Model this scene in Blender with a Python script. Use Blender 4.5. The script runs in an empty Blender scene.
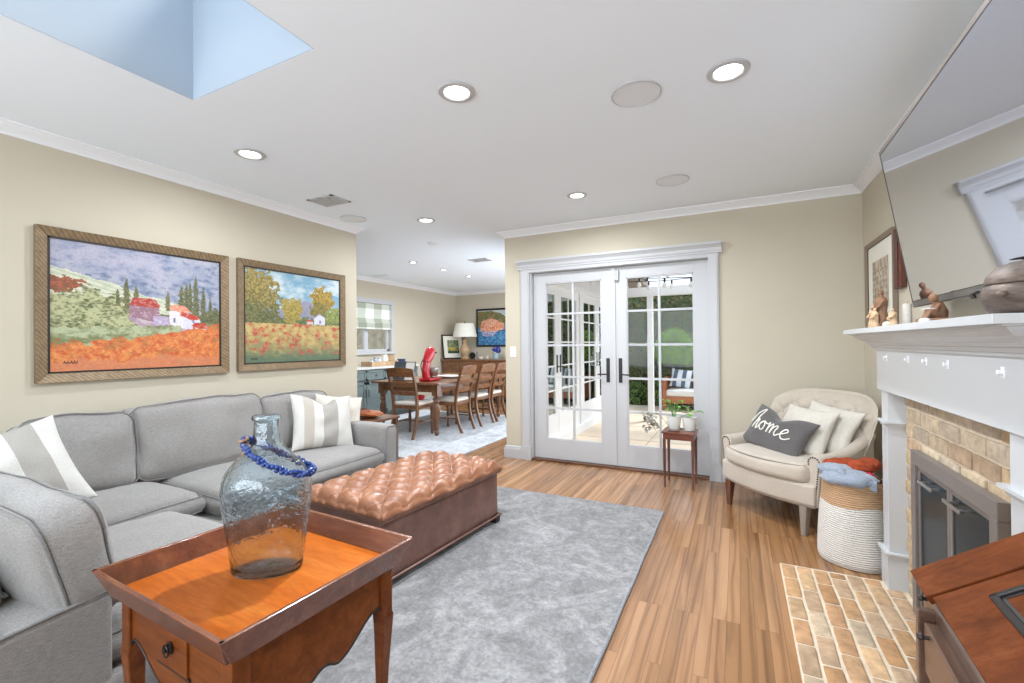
import bpy, bmesh, math, random
from mathutils import Vector, Matrix, noise

PI = math.pi
rnd = random.Random(7)
scene = bpy.context.scene
COL = scene.collection

# ------------------------------------------------------------------ camera
YAW, PITCH, ROLL, FPX, CAMZ = -0.461677, 0.00685355, -0.00967575, 452.07, 1.28
fw = Vector((math.sin(YAW) * math.cos(PITCH), math.cos(YAW) * math.cos(PITCH), math.sin(PITCH)))
rt = Vector((math.cos(YAW), -math.sin(YAW), 0))
up = rt.cross(fw)
cr, sr = math.cos(ROLL), math.sin(ROLL)
rt, up = cr * rt + sr * up, -sr * rt + cr * up
cam_data = bpy.data.cameras.new('camera')
cam_data.sensor_width = 36
cam_data.lens = FPX * 36 / 1024
cam_data.clip_start = 0.02
cam = bpy.data.objects.new('camera', cam_data)
COL.objects.link(cam)
cam.matrix_world = Matrix(((rt.x, up.x, -fw.x, 0), (rt.y, up.y, -fw.y, 0), (rt.z, up.z, -fw.z, CAMZ), (0, 0, 0, 1)))
scene.camera = cam

# ------------------------------------------------------------------ view, world, big lights
scene.view_settings.view_transform = 'Standard'
scene.view_settings.look = 'None'
scene.view_settings.gamma = 1
scene.view_settings.use_curve_mapping = False
scene.view_settings.exposure = 0.40
world = bpy.data.worlds.new('sky')
scene.world = world
world.use_nodes = True
wn, wl = world.node_tree.nodes, world.node_tree.links
wbg = wn['Background']
wtc = wn.new('ShaderNodeTexCoord')
wsep = wn.new('ShaderNodeSeparateXYZ')
wl.new(wtc.outputs['Generated'], wsep.inputs[0])
wramp = wn.new('ShaderNodeValToRGB')
wramp.color_ramp.elements[0].position = 0.0
wramp.color_ramp.elements[0].color = (0.80, 0.86, 0.92, 1)
wramp.color_ramp.elements[1].position = 0.9
wramp.color_ramp.elements[1].color = (0.60, 0.76, 0.95, 1)
wl.new(wsep.outputs['Z'], wramp.inputs[0])
wl.new(wramp.outputs[0], wbg.inputs['Color'])
WORLD_STRENGTH = 1.35
wbg.inputs['Strength'].default_value = WORLD_STRENGTH
scene.cycles.max_bounces = 10
scene.cycles.diffuse_bounces = 5
scene.cycles.transparent_max_bounces = 16
scene.cycles.sample_clamp_indirect = 6


CAN = 2.3


def light(name, kind, loc, energy, color=(1, 1, 1), size=1, size_y=None, rot=(0, 0, 0), **kw):
    d = bpy.data.lights.new(name, kind)
    d.energy = energy * (CAN if name == 'recessed_lamp' else 1)
    d.color = color
    if kind == 'AREA':
        d.shape = kw.pop('shape', 'RECTANGLE')
        d.size = size
        d.size_y = size_y or size
    if kind == 'SUN':
        d.angle = kw.pop('angle', 0.1)
    for k, v in kw.items():
        setattr(d, k, v)
    o = bpy.data.objects.new(name, d)
    o.location = loc
    o.rotation_euler = rot
    COL.objects.link(o)
    return o


# soft sun over the patio, high and veiled
light('sun', 'SUN', (0, 0, 10), 3.2, (1.0, 0.95, 0.88), angle=0.25, rot=(math.radians(-28), math.radians(20), 0))
# area lights: added fill behind the camera, then daylight at dining doors and skylight
light('rear_fill_light', 'AREA', (-1.4, -2.38, 1.42), 135, (0.84, 0.925, 1.0), 3.9, 1.9, (PI / 2 + 0.75, 0, 0))
light('daylight_dining_doors', 'AREA', (-2.40, 7.0, 1.2), 60, (0.86, 0.93, 1.0), 1.7, 3.6, (0, PI / 2, 0))
light('daylight_skylight', 'AREA', (-2.05, 0.78, 3.30), 3, (0.80, 0.90, 1.0), 0.8, 1.1, (0, 0, 0))


# ------------------------------------------------------------------ materials
def lin(c):
    return tuple(((x / 255) / 12.92 if x / 255 <= 0.04045 else ((x / 255 + 0.055) / 1.055) ** 2.4) for x in c[:3]) + (1,)


class NT:
    def __init__(s, name):
        s.m = bpy.data.materials.new(name)
        s.m.use_nodes = True
        s.n, s.l = s.m.node_tree.nodes, s.m.node_tree.links
        s.b = s.n['Principled BSDF']
        s.out = s.n['Material Output']

    def new(s, t, **kw):
        nd = s.n.new('ShaderNode' + t)
        for k, v in kw.items():
            setattr(nd, k, v)
        return nd

    def coord(s, scale=(1, 1, 1), rot=(0, 0, 0), kind='Object'):
        t = s.new('TexCoord')
        m = s.new('Mapping')
        m.inputs['Scale'].default_value = scale
        m.inputs['Rotation'].default_value = rot
        s.l.new(t.outputs[kind], m.inputs['Vector'])
        return m.outputs[0]

    def noise(s, vec, scale, detail=4, rough=0.55, dist=0):
        n = s.new('TexNoise')
        n.inputs['Scale'].default_value = scale
        n.inputs['Detail'].default_value = detail
        n.inputs['Roughness'].default_value = rough
        n.inputs['Distortion'].default_value = dist
        s.l.new(vec, n.inputs['Vector'])
        return n.outputs['Fac']

    def ramp(s, fac, stops, interp='LINEAR'):
        r = s.new('ValToRGB')
        r.color_ramp.interpolation = interp
        e = r.color_ramp.elements
        while len(e) < len(stops):
            e.new(0.5)
        for i, (p, c) in enumerate(stops):
            e[i].position = p
            e[i].color = lin(c)
        s.l.new(fac, r.inputs[0])
        return r.outputs[0]

    def mix(s, a, b, fac, mode='MIX'):
        m = s.new('Mix', data_type='RGBA', blend_type=mode)
        for sock, v in ((m.inputs[0], fac), (m.inputs[6], a), (m.inputs[7], b)):
            if hasattr(v, 'is_linked') or hasattr(v, 'links'):
                s.l.new(v, sock)
            else:
                sock.default_value = v
        return m.outputs[2]

    def bump(s, h, strength, dist=0.01, prev=None):
        b = s.new('Bump')
        b.inputs['Strength'].default_value = strength
        b.inputs['Distance'].default_value = dist
        s.l.new(h, b.inputs['Height'])
        if prev is not None:
            s.l.new(prev, b.inputs['Normal'])
        s.l.new(b.outputs[0], s.b.inputs['Normal'])
        return b.outputs[0]

    def set(s, **kw):
        for k, v in kw.items():
            s.b.inputs[k.replace('_', ' ')].default_value = v


def plain(name, c, rough=0.5, metal=0.0, spec=0.5, var=0, vscale=8, bump=0, bscale=60, coat=0, stretch=(1, 1, 1)):
    t = NT(name)
    t.set(Base_Color=lin(c), Roughness=rough, Metallic=metal)
    t.b.inputs['Specular IOR Level'].default_value = spec
    t.b.inputs['Coat Weight'].default_value = coat
    t.b.inputs['Coat Roughness'].default_value = 0.12
    v = t.coord(stretch)
    if var:
        lo = tuple(max(0, x * (1 - var)) for x in c)
        hi = tuple(min(255, x * (1 + var * 0.7)) for x in c)
        f = t.noise(v, vscale, 5, 0.6)
        t.l.new(t.ramp(f, [(0.3, lo), (0.7, hi)]), t.b.inputs['Base Color'])
    if bump:
        t.bump(t.noise(v, bscale, 3), bump, 0.004)
    return t.m


def wood(name, dark, mid, light_, rough=0.35, axis='x', scale=1.0, coat=0.3, spec=0.5):
    t = NT(name)
    st = {'x': (1.2, 9, 9), 'y': (9, 1.2, 9), 'z': (9, 9, 1.2)}[axis]
    v = t.coord(tuple(a * scale for a in st))
    f = t.noise(v, 2.2, 8, 0.62, 0.6)
    g = t.noise(v, 14, 4, 0.7, 0.2)
    a = t.ramp(f, [(0.28, dark), (0.5, mid), (0.72, light_)])
    b = t.ramp(g, [(0.35, (205, 200, 195)), (0.6, (255, 255, 255))])
    t.l.new(t.mix(a, b, 0.55, 'MULTIPLY'), t.b.inputs['Base Color'])
    t.set(Roughness=rough)
    t.b.inputs['Coat Weight'].default_value = coat
    t.b.inputs['Coat Roughness'].default_value = 0.15
    t.b.inputs['Specular IOR Level'].default_value = spec
    t.bump(g, 0.08, 0.002)
    return t.m


def fabric(name, c, weave=420, var=0.10, bump=0.35, sheen=0.3, rough=0.95):
    t = NT(name)
    v = t.coord()
    vs = t.coord((weave, weave * 0.12, weave))
    vt = t.coord((weave * 0.12, weave, weave))
    n1, n2 = t.noise(vs, 1, 2), t.noise(vt, 1, 2)
    big = t.noise(v, 5, 4)
    lo = tuple(x * (1 - var) for x in c)
    hi = tuple(min(255, x * (1 + var)) for x in c)
    add = t.new('Math', operation='ADD')
    t.l.new(n1, add.inputs[0])
    t.l.new(n2, add.inputs[1])
    hf = t.new('Math', operation='MULTIPLY')
    t.l.new(add.outputs[0], hf.inputs[0])
    hf.inputs[1].default_value = 0.5
    col = t.ramp(hf.outputs[0], [(0.35, lo), (0.65, hi)])
    col2 = t.ramp(big, [(0.3, (238, 238, 238)), (0.7, (255, 255, 255))])
    t.l.new(t.mix(col, col2, 0.8, 'MULTIPLY'), t.b.inputs['Base Color'])
    t.set(Roughness=rough)
    t.b.inputs['Sheen Weight'].default_value = sheen
    t.b.inputs['Specular IOR Level'].default_value = 0.2
    t.bump(hf.outputs[0], bump, 0.002)
    return t.m


def attr_mat(name, rough=0.6, bump=0, bscale=50, var=0.0, vscale=30, spec=0.4):
    t = NT(name)
    a = t.new('VertexColor', layer_name='Col')
    src = a.outputs['Color']
    v = t.coord()
    if var:
        n = t.ramp(t.noise(v, vscale, 5, 0.65), [(0.3, tuple([255 * (1 - var)] * 3)), (0.7, (255, 255, 255))])
        src = t.mix(src, n, 1.0, 'MULTIPLY')
    t.l.new(src, t.b.inputs['Base Color'])
    t.set(Roughness=rough)
    t.b.inputs['Specular IOR Level'].default_value = spec
    if bump:
        t.bump(t.noise(v, bscale, 4), bump, 0.004)
    return t.m


def emit(name, c, s):
    t = NT(name)
    t.set(Base_Color=lin(c))
    t.b.inputs['Emission Color'].default_value = lin(c)
    t.b.inputs['Emission Strength'].default_value = s
    return t.m


def pane_mat(name, tint=(1, 1, 1, 1), refl=0.3, rough=0.0):
    t = NT(name)
    t.n.remove(t.b)
    tr = t.new('BsdfTransparent')
    tr.inputs[0].default_value = tint
    gl = t.new('BsdfGlossy')
    gl.inputs['Roughness'].default_value = rough
    fr = t.new('Fresnel')
    fr.inputs[0].default_value = 1.45
    mx = t.new('MixShader')
    sc = t.new('Math', operation='MULTIPLY')
    t.l.new(fr.outputs[0], sc.inputs[0])
    sc.inputs[1].default_value = refl
    t.l.new(sc.outputs[0], mx.inputs[0])
    t.l.new(tr.outputs[0], mx.inputs[1])
    t.l.new(gl.outputs[0], mx.inputs[2])
    t.l.new(mx.outputs[0], t.out.inputs[0])
    return t.m


M = {}
M['wall'] = plain('wall_paint', (196, 187, 169), 0.85, var=0.012, vscale=1.5, bump=0.08, bscale=140, spec=0.25)
M['ceil'] = plain('ceiling_paint', (236, 243, 250), 0.9, bump=0.05, bscale=120, spec=0.2)
M['trim'] = plain('trim_paint', (186, 186, 188), 0.35, spec=0.5)
M['crown'] = plain('crown_paint', (232, 233, 236), 0.5)
M['mantel'] = plain('mantel_paint', (192, 193, 195), 0.25, spec=0.5, bump=0.05, bscale=25)
M['shaft'] = plain('skylight_shaft_sky_tint', (170, 181, 192), 0.7)  # white shaft, with the blue of the sky light put into its colour
M['pane'] = pane_mat('window_pane')
M['oilbronze'] = plain('dark_bronze', (46, 42, 42), 0.35, 0.6)
M['steel'] = plain('brushed_steel', (176, 174, 172), 0.28, 0.9)
M['white_plastic'] = plain('white_plastic', (232, 232, 228), 0.4)
M['lamp_glow'] = emit('lamp_glow', (255, 250, 238), 9.0)
M['grille'] = plain('speaker_grille', (228, 231, 234), 0.8, bump=0.6, bscale=700)
M['sofa'] = fabric('grey_linen', (142, 138, 135), 400, 0.13)
M['piping'] = fabric('grey_piping', (124, 122, 121), 380, 0.10)
M['chairfab'] = fabric('oatmeal_linen', (192, 180, 166), 420, 0.06, 0.2)
M['cream'] = fabric('cream_cotton', (206, 199, 188), 300, 0.06, 0.3)
M['home'] = fabric('charcoal_canvas', (94, 90, 90), 300, 0.10, 0.3)
M['thread'] = plain('cream_yarn', (236, 230, 220), 0.9)
M['nail'] = plain('nailhead', (44, 38, 34), 0.4, 0.3)
M['mahog'] = wood('red_mahogany', (78, 34, 20), (112, 54, 32), (138, 74, 46), 0.3)
M['walnutz'] = wood('walnut_upright', (66, 32, 22), (96, 52, 36), (124, 74, 52), 0.35, 'z')
M['chairleg'] = wood('chair_leg_wood', (70, 40, 30), (94, 58, 44), (120, 82, 64), 0.35, 'z')
M['oakz'] = wood('greyed_leg_wood', (110, 98, 88), (140, 128, 116), (164, 150, 138), 0.4, 'z')
M['dining'] = wood('dining_wood', (80, 48, 28), (116, 76, 48), (146, 102, 70), 0.3, 'y')
M['diningz'] = wood('dining_wood_upright', (74, 44, 27), (110, 72, 46), (138, 96, 66), 0.3, 'z')
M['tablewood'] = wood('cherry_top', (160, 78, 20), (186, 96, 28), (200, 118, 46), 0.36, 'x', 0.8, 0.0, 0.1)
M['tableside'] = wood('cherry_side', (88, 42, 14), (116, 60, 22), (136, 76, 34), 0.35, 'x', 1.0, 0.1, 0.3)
M['tablerim'] = wood('cherry_rim', (96, 50, 26), (122, 66, 36), (142, 84, 50), 0.25, 'x', 1.0, 0.5)
M['desk'] = wood('desk_mahogany', (80, 38, 16), (106, 54, 24), (124, 68, 36), 0.45, 'x', 0.7, 0.0, 0.06)
M['deskside'] = wood('desk_front', (78, 56, 44), (98, 72, 58), (120, 92, 78), 0.3, 'y', 0.7, 0.5)
M['dark'] = plain('dark_line', (40, 30, 26), 0.5)
M['teal'] = plain('teal_cabinet_paint', (110, 122, 122), 0.5, var=0.05)
M['stonetop'] = plain('pale_counter', (208, 206, 202), 0.3, var=0.05, vscale=20)
M['black'] = plain('black_metal', (28, 28, 30), 0.4, 0.3)
M['ceramic'] = plain('white_ceramic', (226, 226, 222), 0.25)
M['red'] = plain('red_enamel', (176, 12, 34), 0.22, coat=0.5)
M['blue'] = plain('blue_glass_bead', (28, 62, 132), 0.25, coat=0.3)
M['rope'] = plain('jute', (176, 138, 104), 0.9)
M['leaf'] = plain('fresh_leaf', (104, 160, 58), 0.5, var=0.2, vscale=20)
M['greyleaf'] = plain('grey_green_leaf', (134, 132, 120), 0.7, var=0.2, vscale=30)
M['bronze'] = plain('bronzed_pot', (104, 90, 82), 0.55, 0.35, var=0.28, vscale=14, bump=0.5, bscale=40, stretch=(1, 1, 2.5))
M['resin'] = plain('carved_resin', (190, 158, 124), 0.7, var=0.18, vscale=30)
M['resin2'] = plain('carved_resin_brown', (128, 92, 66), 0.7, var=0.15, vscale=30)
M['hook'] = plain('clear_plastic_hook', (236, 236, 240), 0.08, spec=0.9)
M['firebrush'] = plain('fire_frame_metal', (126, 118, 114), 0.4, 0.35)
M['fireglass'] = plain('smoked_fire_glass', (34, 42, 47), 0.25, spec=0.15)
M['orange'] = plain('orange_plush', (150, 62, 30), 0.95, var=0.2, vscale=30, bump=0.8, bscale=90)
M['pinkred'] = plain('pink_red_cloth', (196, 40, 66), 0.9)
M['blanket'] = fabric('grey_blue_blanket', (146, 154, 168), 200, 0.10, 0.5)
M['lampshade'] = plain('linen_shade', (226, 224, 214), 0.9)
M['tanlamp'] = wood('turned_lamp_wood', (150, 120, 86), (180, 150, 114), (202, 176, 140), 0.5, 'z')
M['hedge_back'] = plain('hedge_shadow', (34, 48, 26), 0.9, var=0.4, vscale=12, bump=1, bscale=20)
M['patio'] = plain('patio_concrete', (206, 190, 170), 0.85, var=0.05, vscale=3, bump=0.1)
M['outwhite'] = plain('exterior_white', (232, 233, 234), 0.6)
M['outwood'] = wood('teak', (134, 76, 44), (170, 104, 66), (194, 130, 88), 0.55, 'x')
M['soil'] = plain('soil', (84, 66, 50), 0.95, var=0.3, vscale=20)
M['caneleather'] = plain('brown_leather_throw', (150, 84, 48), 0.55, var=0.2, vscale=10, bump=0.4, bscale=20)


def leather(name, dark, mid, lite):
    t = NT(name)
    v = t.coord()
    f = t.noise(v, 7, 6, 0.65)
    fine = t.noise(v, 120, 3)
    t.l.new(t.ramp(f, [(0.3, dark), (0.52, mid), (0.75, lite)]), t.b.inputs['Base Color'])
    t.set(Roughness=0.33)
    t.b.inputs['Specular IOR Level'].default_value = 0.6
    n = t.bump(fine, 0.12, 0.002)
    t.bump(t.noise(v, 22, 3, 0.5, 0.8), 0.25, 0.01, n)
    return t.m


M['leather'] = leather('tan_leather', (122, 76, 50), (146, 96, 68), (172, 124, 94))
M['leather_side'] = leather('brown_leather', (98, 66, 56), (120, 84, 73), (144, 106, 95))


def floor_mat():
    t = NT('oak_floor')
    tc = t.new('TexCoord')
    sep = t.new('SeparateXYZ')
    t.l.new(tc.outputs['Object'], sep.inputs[0])
    comb = t.new('CombineXYZ')
    t.l.new(sep.outputs['Y'], comb.inputs['X'])
    t.l.new(sep.outputs['X'], comb.inputs['Y'])
    br = t.new('TexBrick')
    br.offset = 0.37
    br.offset_frequency = 3
    br.squash_frequency = 2
    t.l.new(comb.outputs[0], br.inputs['Vector'])
    br.inputs['Scale'].default_value = 1
    br.inputs['Brick Width'].default_value = 1.15
    br.inputs['Row Height'].default_value = 0.057
    br.inputs['Mortar Size'].default_value = 0.0009
    br.inputs['Mortar Smooth'].default_value = 0.3
    br.inputs['Bias'].default_value = 0.0
    br.inputs['Color1'].default_value = (0, 0, 0, 1)
    br.inputs['Color2'].default_value = (1, 1, 1, 1)
    br.inputs['Mortar'].default_value = (0.5, 0.5, 0.5, 1)
    tone = t.ramp(br.outputs['Color'], [(0.0, (142, 102, 66)), (0.35, (154, 112, 75)), (0.7, (162, 119, 82)), (1.0, (174, 133, 96))])
    # grain shifted from board to board
    sc = t.new('VectorMath', operation='MULTIPLY')
    t.l.new(tc.outputs['Object'], sc.inputs[0])
    sc.inputs[1].default_value = (11, 0.9, 1)
    off = t.new('VectorMath', operation='MULTIPLY')
    t.l.new(br.outputs['Color'], off.inputs[0])
    off.inputs[1].default_value = (37, 19, 11)
    ad = t.new('VectorMath', operation='ADD')
    t.l.new(sc.outputs[0], ad.inputs[0])
    t.l.new(off.outputs[0], ad.inputs[1])
    g = t.noise(ad.outputs[0], 1.0, 6, 0.6, 1.4)
    wv = t.new('TexWave', wave_type='RINGS', rings_direction='Y')
    wv.inputs['Scale'].default_value = 0.55
    wv.inputs['Distortion'].default_value = 9
    wv.inputs['Detail'].default_value = 3
    wv.inputs['Detail Scale'].default_value = 0.8
    t.l.new(ad.outputs[0], wv.inputs['Vector'])
    gr = t.ramp(g, [(0.30, (176, 160, 146)), (0.55, (255, 255, 255))])
    wr = t.ramp(wv.outputs['Fac'], [(0.0, (164, 142, 122)), (0.22, (245, 243, 240)), (1.0, (255, 255, 255))])
    c = t.mix(tone, gr, 0.55, 'MULTIPLY')
    c = t.mix(c, wr, 0.5, 'MULTIPLY')
    gap = t.new('Mix', data_type='RGBA')
    t.l.new(br.outputs['Fac'], gap.inputs[0])
    t.l.new(c, gap.inputs[6])
    gap.inputs[7].default_value = lin((96, 66, 44))
    t.l.new(gap.outputs[2], t.b.inputs['Base Color'])
    t.set(Roughness=0.27)
    t.b.inputs['Specular IOR Level'].default_value = 0.5
    t.b.inputs['Coat Weight'].default_value = 0.25
    t.b.inputs['Coat Roughness'].default_value = 0.2
    t.bump(g, 0.08, 0.002)
    return t.m


M['floor'] = floor_mat()


def rug_mat(name, a, b, c, sc=1.0):
    t = NT(name)
    v = t.coord()
    n1 = t.noise(v, 3.2 * sc, 8, 0.72, 1.8)
    n2 = t.noise(v, 60, 4, 0.7)
    vo = t.new('TexVoronoi', feature='DISTANCE_TO_EDGE')
    vo.inputs['Scale'].default_value = 3.4 * sc
    warp = t.new('VectorMath', operation='ADD')
    nn = t.new('TexNoise')
    nn.inputs['Scale'].default_value = 5
    nn.inputs['Detail'].default_value = 5
    t.l.new(v, nn.inputs['Vector'])
    sc1 = t.new('VectorMath', operation='SCALE')
    sc1.inputs['Scale'].default_value = 0.45
    t.l.new(nn.outputs['Color'], sc1.inputs[0])
    t.l.new(v, warp.inputs[0])
    t.l.new(sc1.outputs[0], warp.inputs[1])
    t.l.new(warp.outputs[0], vo.inputs['Vector'])
    base = t.ramp(n1, [(0.32, a), (0.5, b), (0.68, c)])
    lines = t.ramp(vo.outputs['Distance'], [(0.0, (255, 255, 255)), (0.035, (225, 225, 226)), (0.07, (214, 214, 215))])
    spec = t.ramp(n2, [(0.35, (222, 222, 222)), (0.65, (255, 255, 255))])
    cc = t.mix(base, lines, 0.28, 'MULTIPLY')
    n3 = t.ramp(t.noise(v, 16, 5, 0.75, 1.0), [(0.35, (214, 214, 216)), (0.62, (255, 255, 255))])
    cc = t.mix(cc, n3, 0.9, 'MULTIPLY')
    cc = t.mix(cc, spec, 0.9, 'MULTIPLY')
    t.l.new(cc, t.b.inputs['Base Color'])
    t.set(Roughness=1.0)
    t.b.inputs['Specular IOR Level'].default_value = 0.1
    t.bump(n2, 0.5, 0.004)
    return t.m


M['rug'] = rug_mat('distressed_rug', (134, 132, 132), (154, 152, 152), (182, 180, 179))
M['rugedge'] = fabric('rug_binding', (128, 130, 136), 200, 0.2)
M['rug2'] = rug_mat('pale_dining_rug', (196, 200, 208), (216, 219, 224), (232, 234, 236))


def stripes(name, axis, stops, mode='CONSTANT', rough=0.95):
    t = NT(name)
    tc = t.new('TexCoord')
    sp = t.new('SeparateXYZ')
    t.l.new(tc.outputs['Object'], sp.inputs[0])
    mr = t.new('MapRange')
    mr.inputs['From Min'].default_value = -0.3
    mr.inputs['From Max'].default_value = 0.3
    t.l.new(sp.outputs[axis], mr.inputs['Value'])
    c = t.ramp(mr.outputs[0], stops, mode)
    v = t.coord()
    f = t.noise(v, 300, 2)
    c = t.mix(c, t.ramp(f, [(0.35, (228, 228, 228)), (0.65, (255, 255, 255))]), 0.8, 'MULTIPLY')
    t.l.new(c, t.b.inputs['Base Color'])
    t.set(Roughness=rough)
    t.bump(f, 0.4, 0.002)
    return t.m


W_, G_, G2_ = (208, 205, 199), (166, 161, 154), (184, 176, 165)
M['stripe'] = stripes('striped_linen', 'X', [(0.0, W_), (0.22, G2_), (0.34, W_), (0.46, G_), (0.66, W_)])
M['stripe_b'] = stripes('wide_striped_linen', 'X', [(0.0, W_), (0.25, G2_), (0.36, W_), (0.60, G_), (0.76, W_)])
M['stripe_out'] = stripes('blue_striped_canvas', 'X', [(0.0, (236, 238, 240)), (0.22, (96, 116, 138)), (0.36, (236, 238, 240)), (0.52, (96, 116, 138)), (0.66, (236, 238, 240)), (0.82, (96, 116, 138))])


def basket_mat():
    t = NT('woven_rope')
    tc = t.new('TexCoord')
    sp = t.new('SeparateXYZ')
    t.l.new(tc.outputs['Object'], sp.inputs[0])
    nn = t.noise(t.coord(), 6, 2)
    wv = t.new('TexWave', wave_type='BANDS', bands_direction='Z')
    wv.inputs['Scale'].default_value = 26
    wv.inputs['Distortion'].default_value = 0.6
    t.l.new(t.coord(), wv.inputs['Vector'])
    ad = t.new('Math', operation='ADD')
    sm = t.new('Math', operation='MULTIPLY')
    t.l.new(nn, sm.inputs[0])
    sm.inputs[1].default_value = 0.06
    t.l.new(sp.outputs['Z'], ad.inputs[0])
    t.l.new(sm.outputs[0], ad.inputs[1])
    c = t.ramp(ad.outputs[0], [(0.0, (226, 221, 214)), (0.375, (196, 158, 122))], 'CONSTANT')
    t.l.new(t.mix(c, t.ramp(wv.outputs['Fac'], [(0.0, (196, 194, 190)), (0.5, (255, 255, 255))]), 0.7, 'MULTIPLY'), t.b.inputs['Base Color'])
    t.set(Roughness=0.95)
    t.bump(wv.outputs['Fac'], 0.7, 0.006)
    return t.m


M['basket'] = basket_mat()


def plaid_mat():
    t = NT('roman_shade_plaid')
    tc = t.new('TexCoord')
    sp = t.new('SeparateXYZ')
    t.l.new(tc.outputs['Object'], sp.inputs[0])

    def band(sock, per):
        m = t.new('Math', operation='MULTIPLY')
        m.inputs[1].default_value = 1 / per
        t.l.new(sock, m.inputs[0])
        f = t.new('Math', operation='FRACT')
        t.l.new(m.outputs[0], f.inputs[0])
        return f.outputs[0]
    a = t.ramp(band(sp.outputs['Y'], 0.42), [(0.0, (240, 240, 236)), (0.5, (196, 200, 188))], 'CONSTANT')
    b = t.ramp(band(sp.outputs['Z'], 0.36), [(0.0, (255, 255, 255)), (0.5, (206, 210, 200))], 'CONSTANT')
    t.l.new(t.mix(a, b, 1.0, 'MULTIPLY'), t.b.inputs['Base Color'])
    t.set(Roughness=0.9)
    return t.m


M['plaid'] = plaid_mat()


def tv_mat():
    t = NT('tv_screen_glass')
    t.set(Base_Color=(0.70, 0.73, 0.82, 1), Metallic=1.0, Roughness=0.04)
    return t.m


M['tv'] = tv_mat()
M['tvframe'] = plain('tv_bezel', (140, 130, 124), 0.35, 0.3)
M['tvdark'] = plain('tv_edge', (44, 42, 42), 0.35, 0.3)
M['wingglass'] = plain('reflective_door_glass', (150, 160, 158), 0.02, 1.0)


def bottle_mat():
    t = NT('seeded_blue_glass')
    t.set(Base_Color=(0.76, 0.85, 0.90, 1), Roughness=0.01, IOR=1.45)
    t.b.inputs['Transmission Weight'].default_value = 1.0
    v = t.coord()
    n = t.noise(v, 36, 2, 0.5, 0.4)
    t.bump(n, 0.40, 0.008)
    return t.m


M['bottle'] = bottle_mat()
M['painting'] = attr_mat('oil_paint', 0.5, 0.35, 120, 0.12, 90)
M['brick'] = attr_mat('old_brick', 0.85, 0.5, 60, 0.22, 22)
M['mortar'] = plain('mortar', (206, 190, 168), 0.95, var=0.06, vscale=30, bump=0.4, bscale=80)
M['leaves'] = attr_mat('leaf_mass', 0.6, 0, 1, 0, 1)


def frame_mat():
    t = NT('ribbed_gilt_wood')
    v = t.coord()
    wv = t.new('TexWave', wave_type='BANDS', bands_direction='DIAGONAL')
    wv.inputs['Scale'].default_value = 22
    wv.inputs['Distortion'].default_value = 2.5
    t.l.new(v, wv.inputs['Vector'])
    n = t.noise(v, 30, 5)
    c = t.ramp(wv.outputs['Fac'], [(0.2, (128, 108, 82)), (0.8, (150, 128, 98))])
    t.l.new(t.mix(c, t.ramp(n, [(0.3, (200, 195, 190)), (0.7, (255, 255, 255))]), 0.8, 'MULTIPLY'), t.b.inputs['Base Color'])
    t.set(Roughness=0.42, Metallic=0.25)
    t.bump(wv.outputs['Fac'], 0.3, 0.003)
    return t.m


M['gilt'] = frame_mat()

# ------------------------------------------------------------------ geometry helpers
MATX = {}


def linear_rgb(c):
    return lin(c)[:3]


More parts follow.
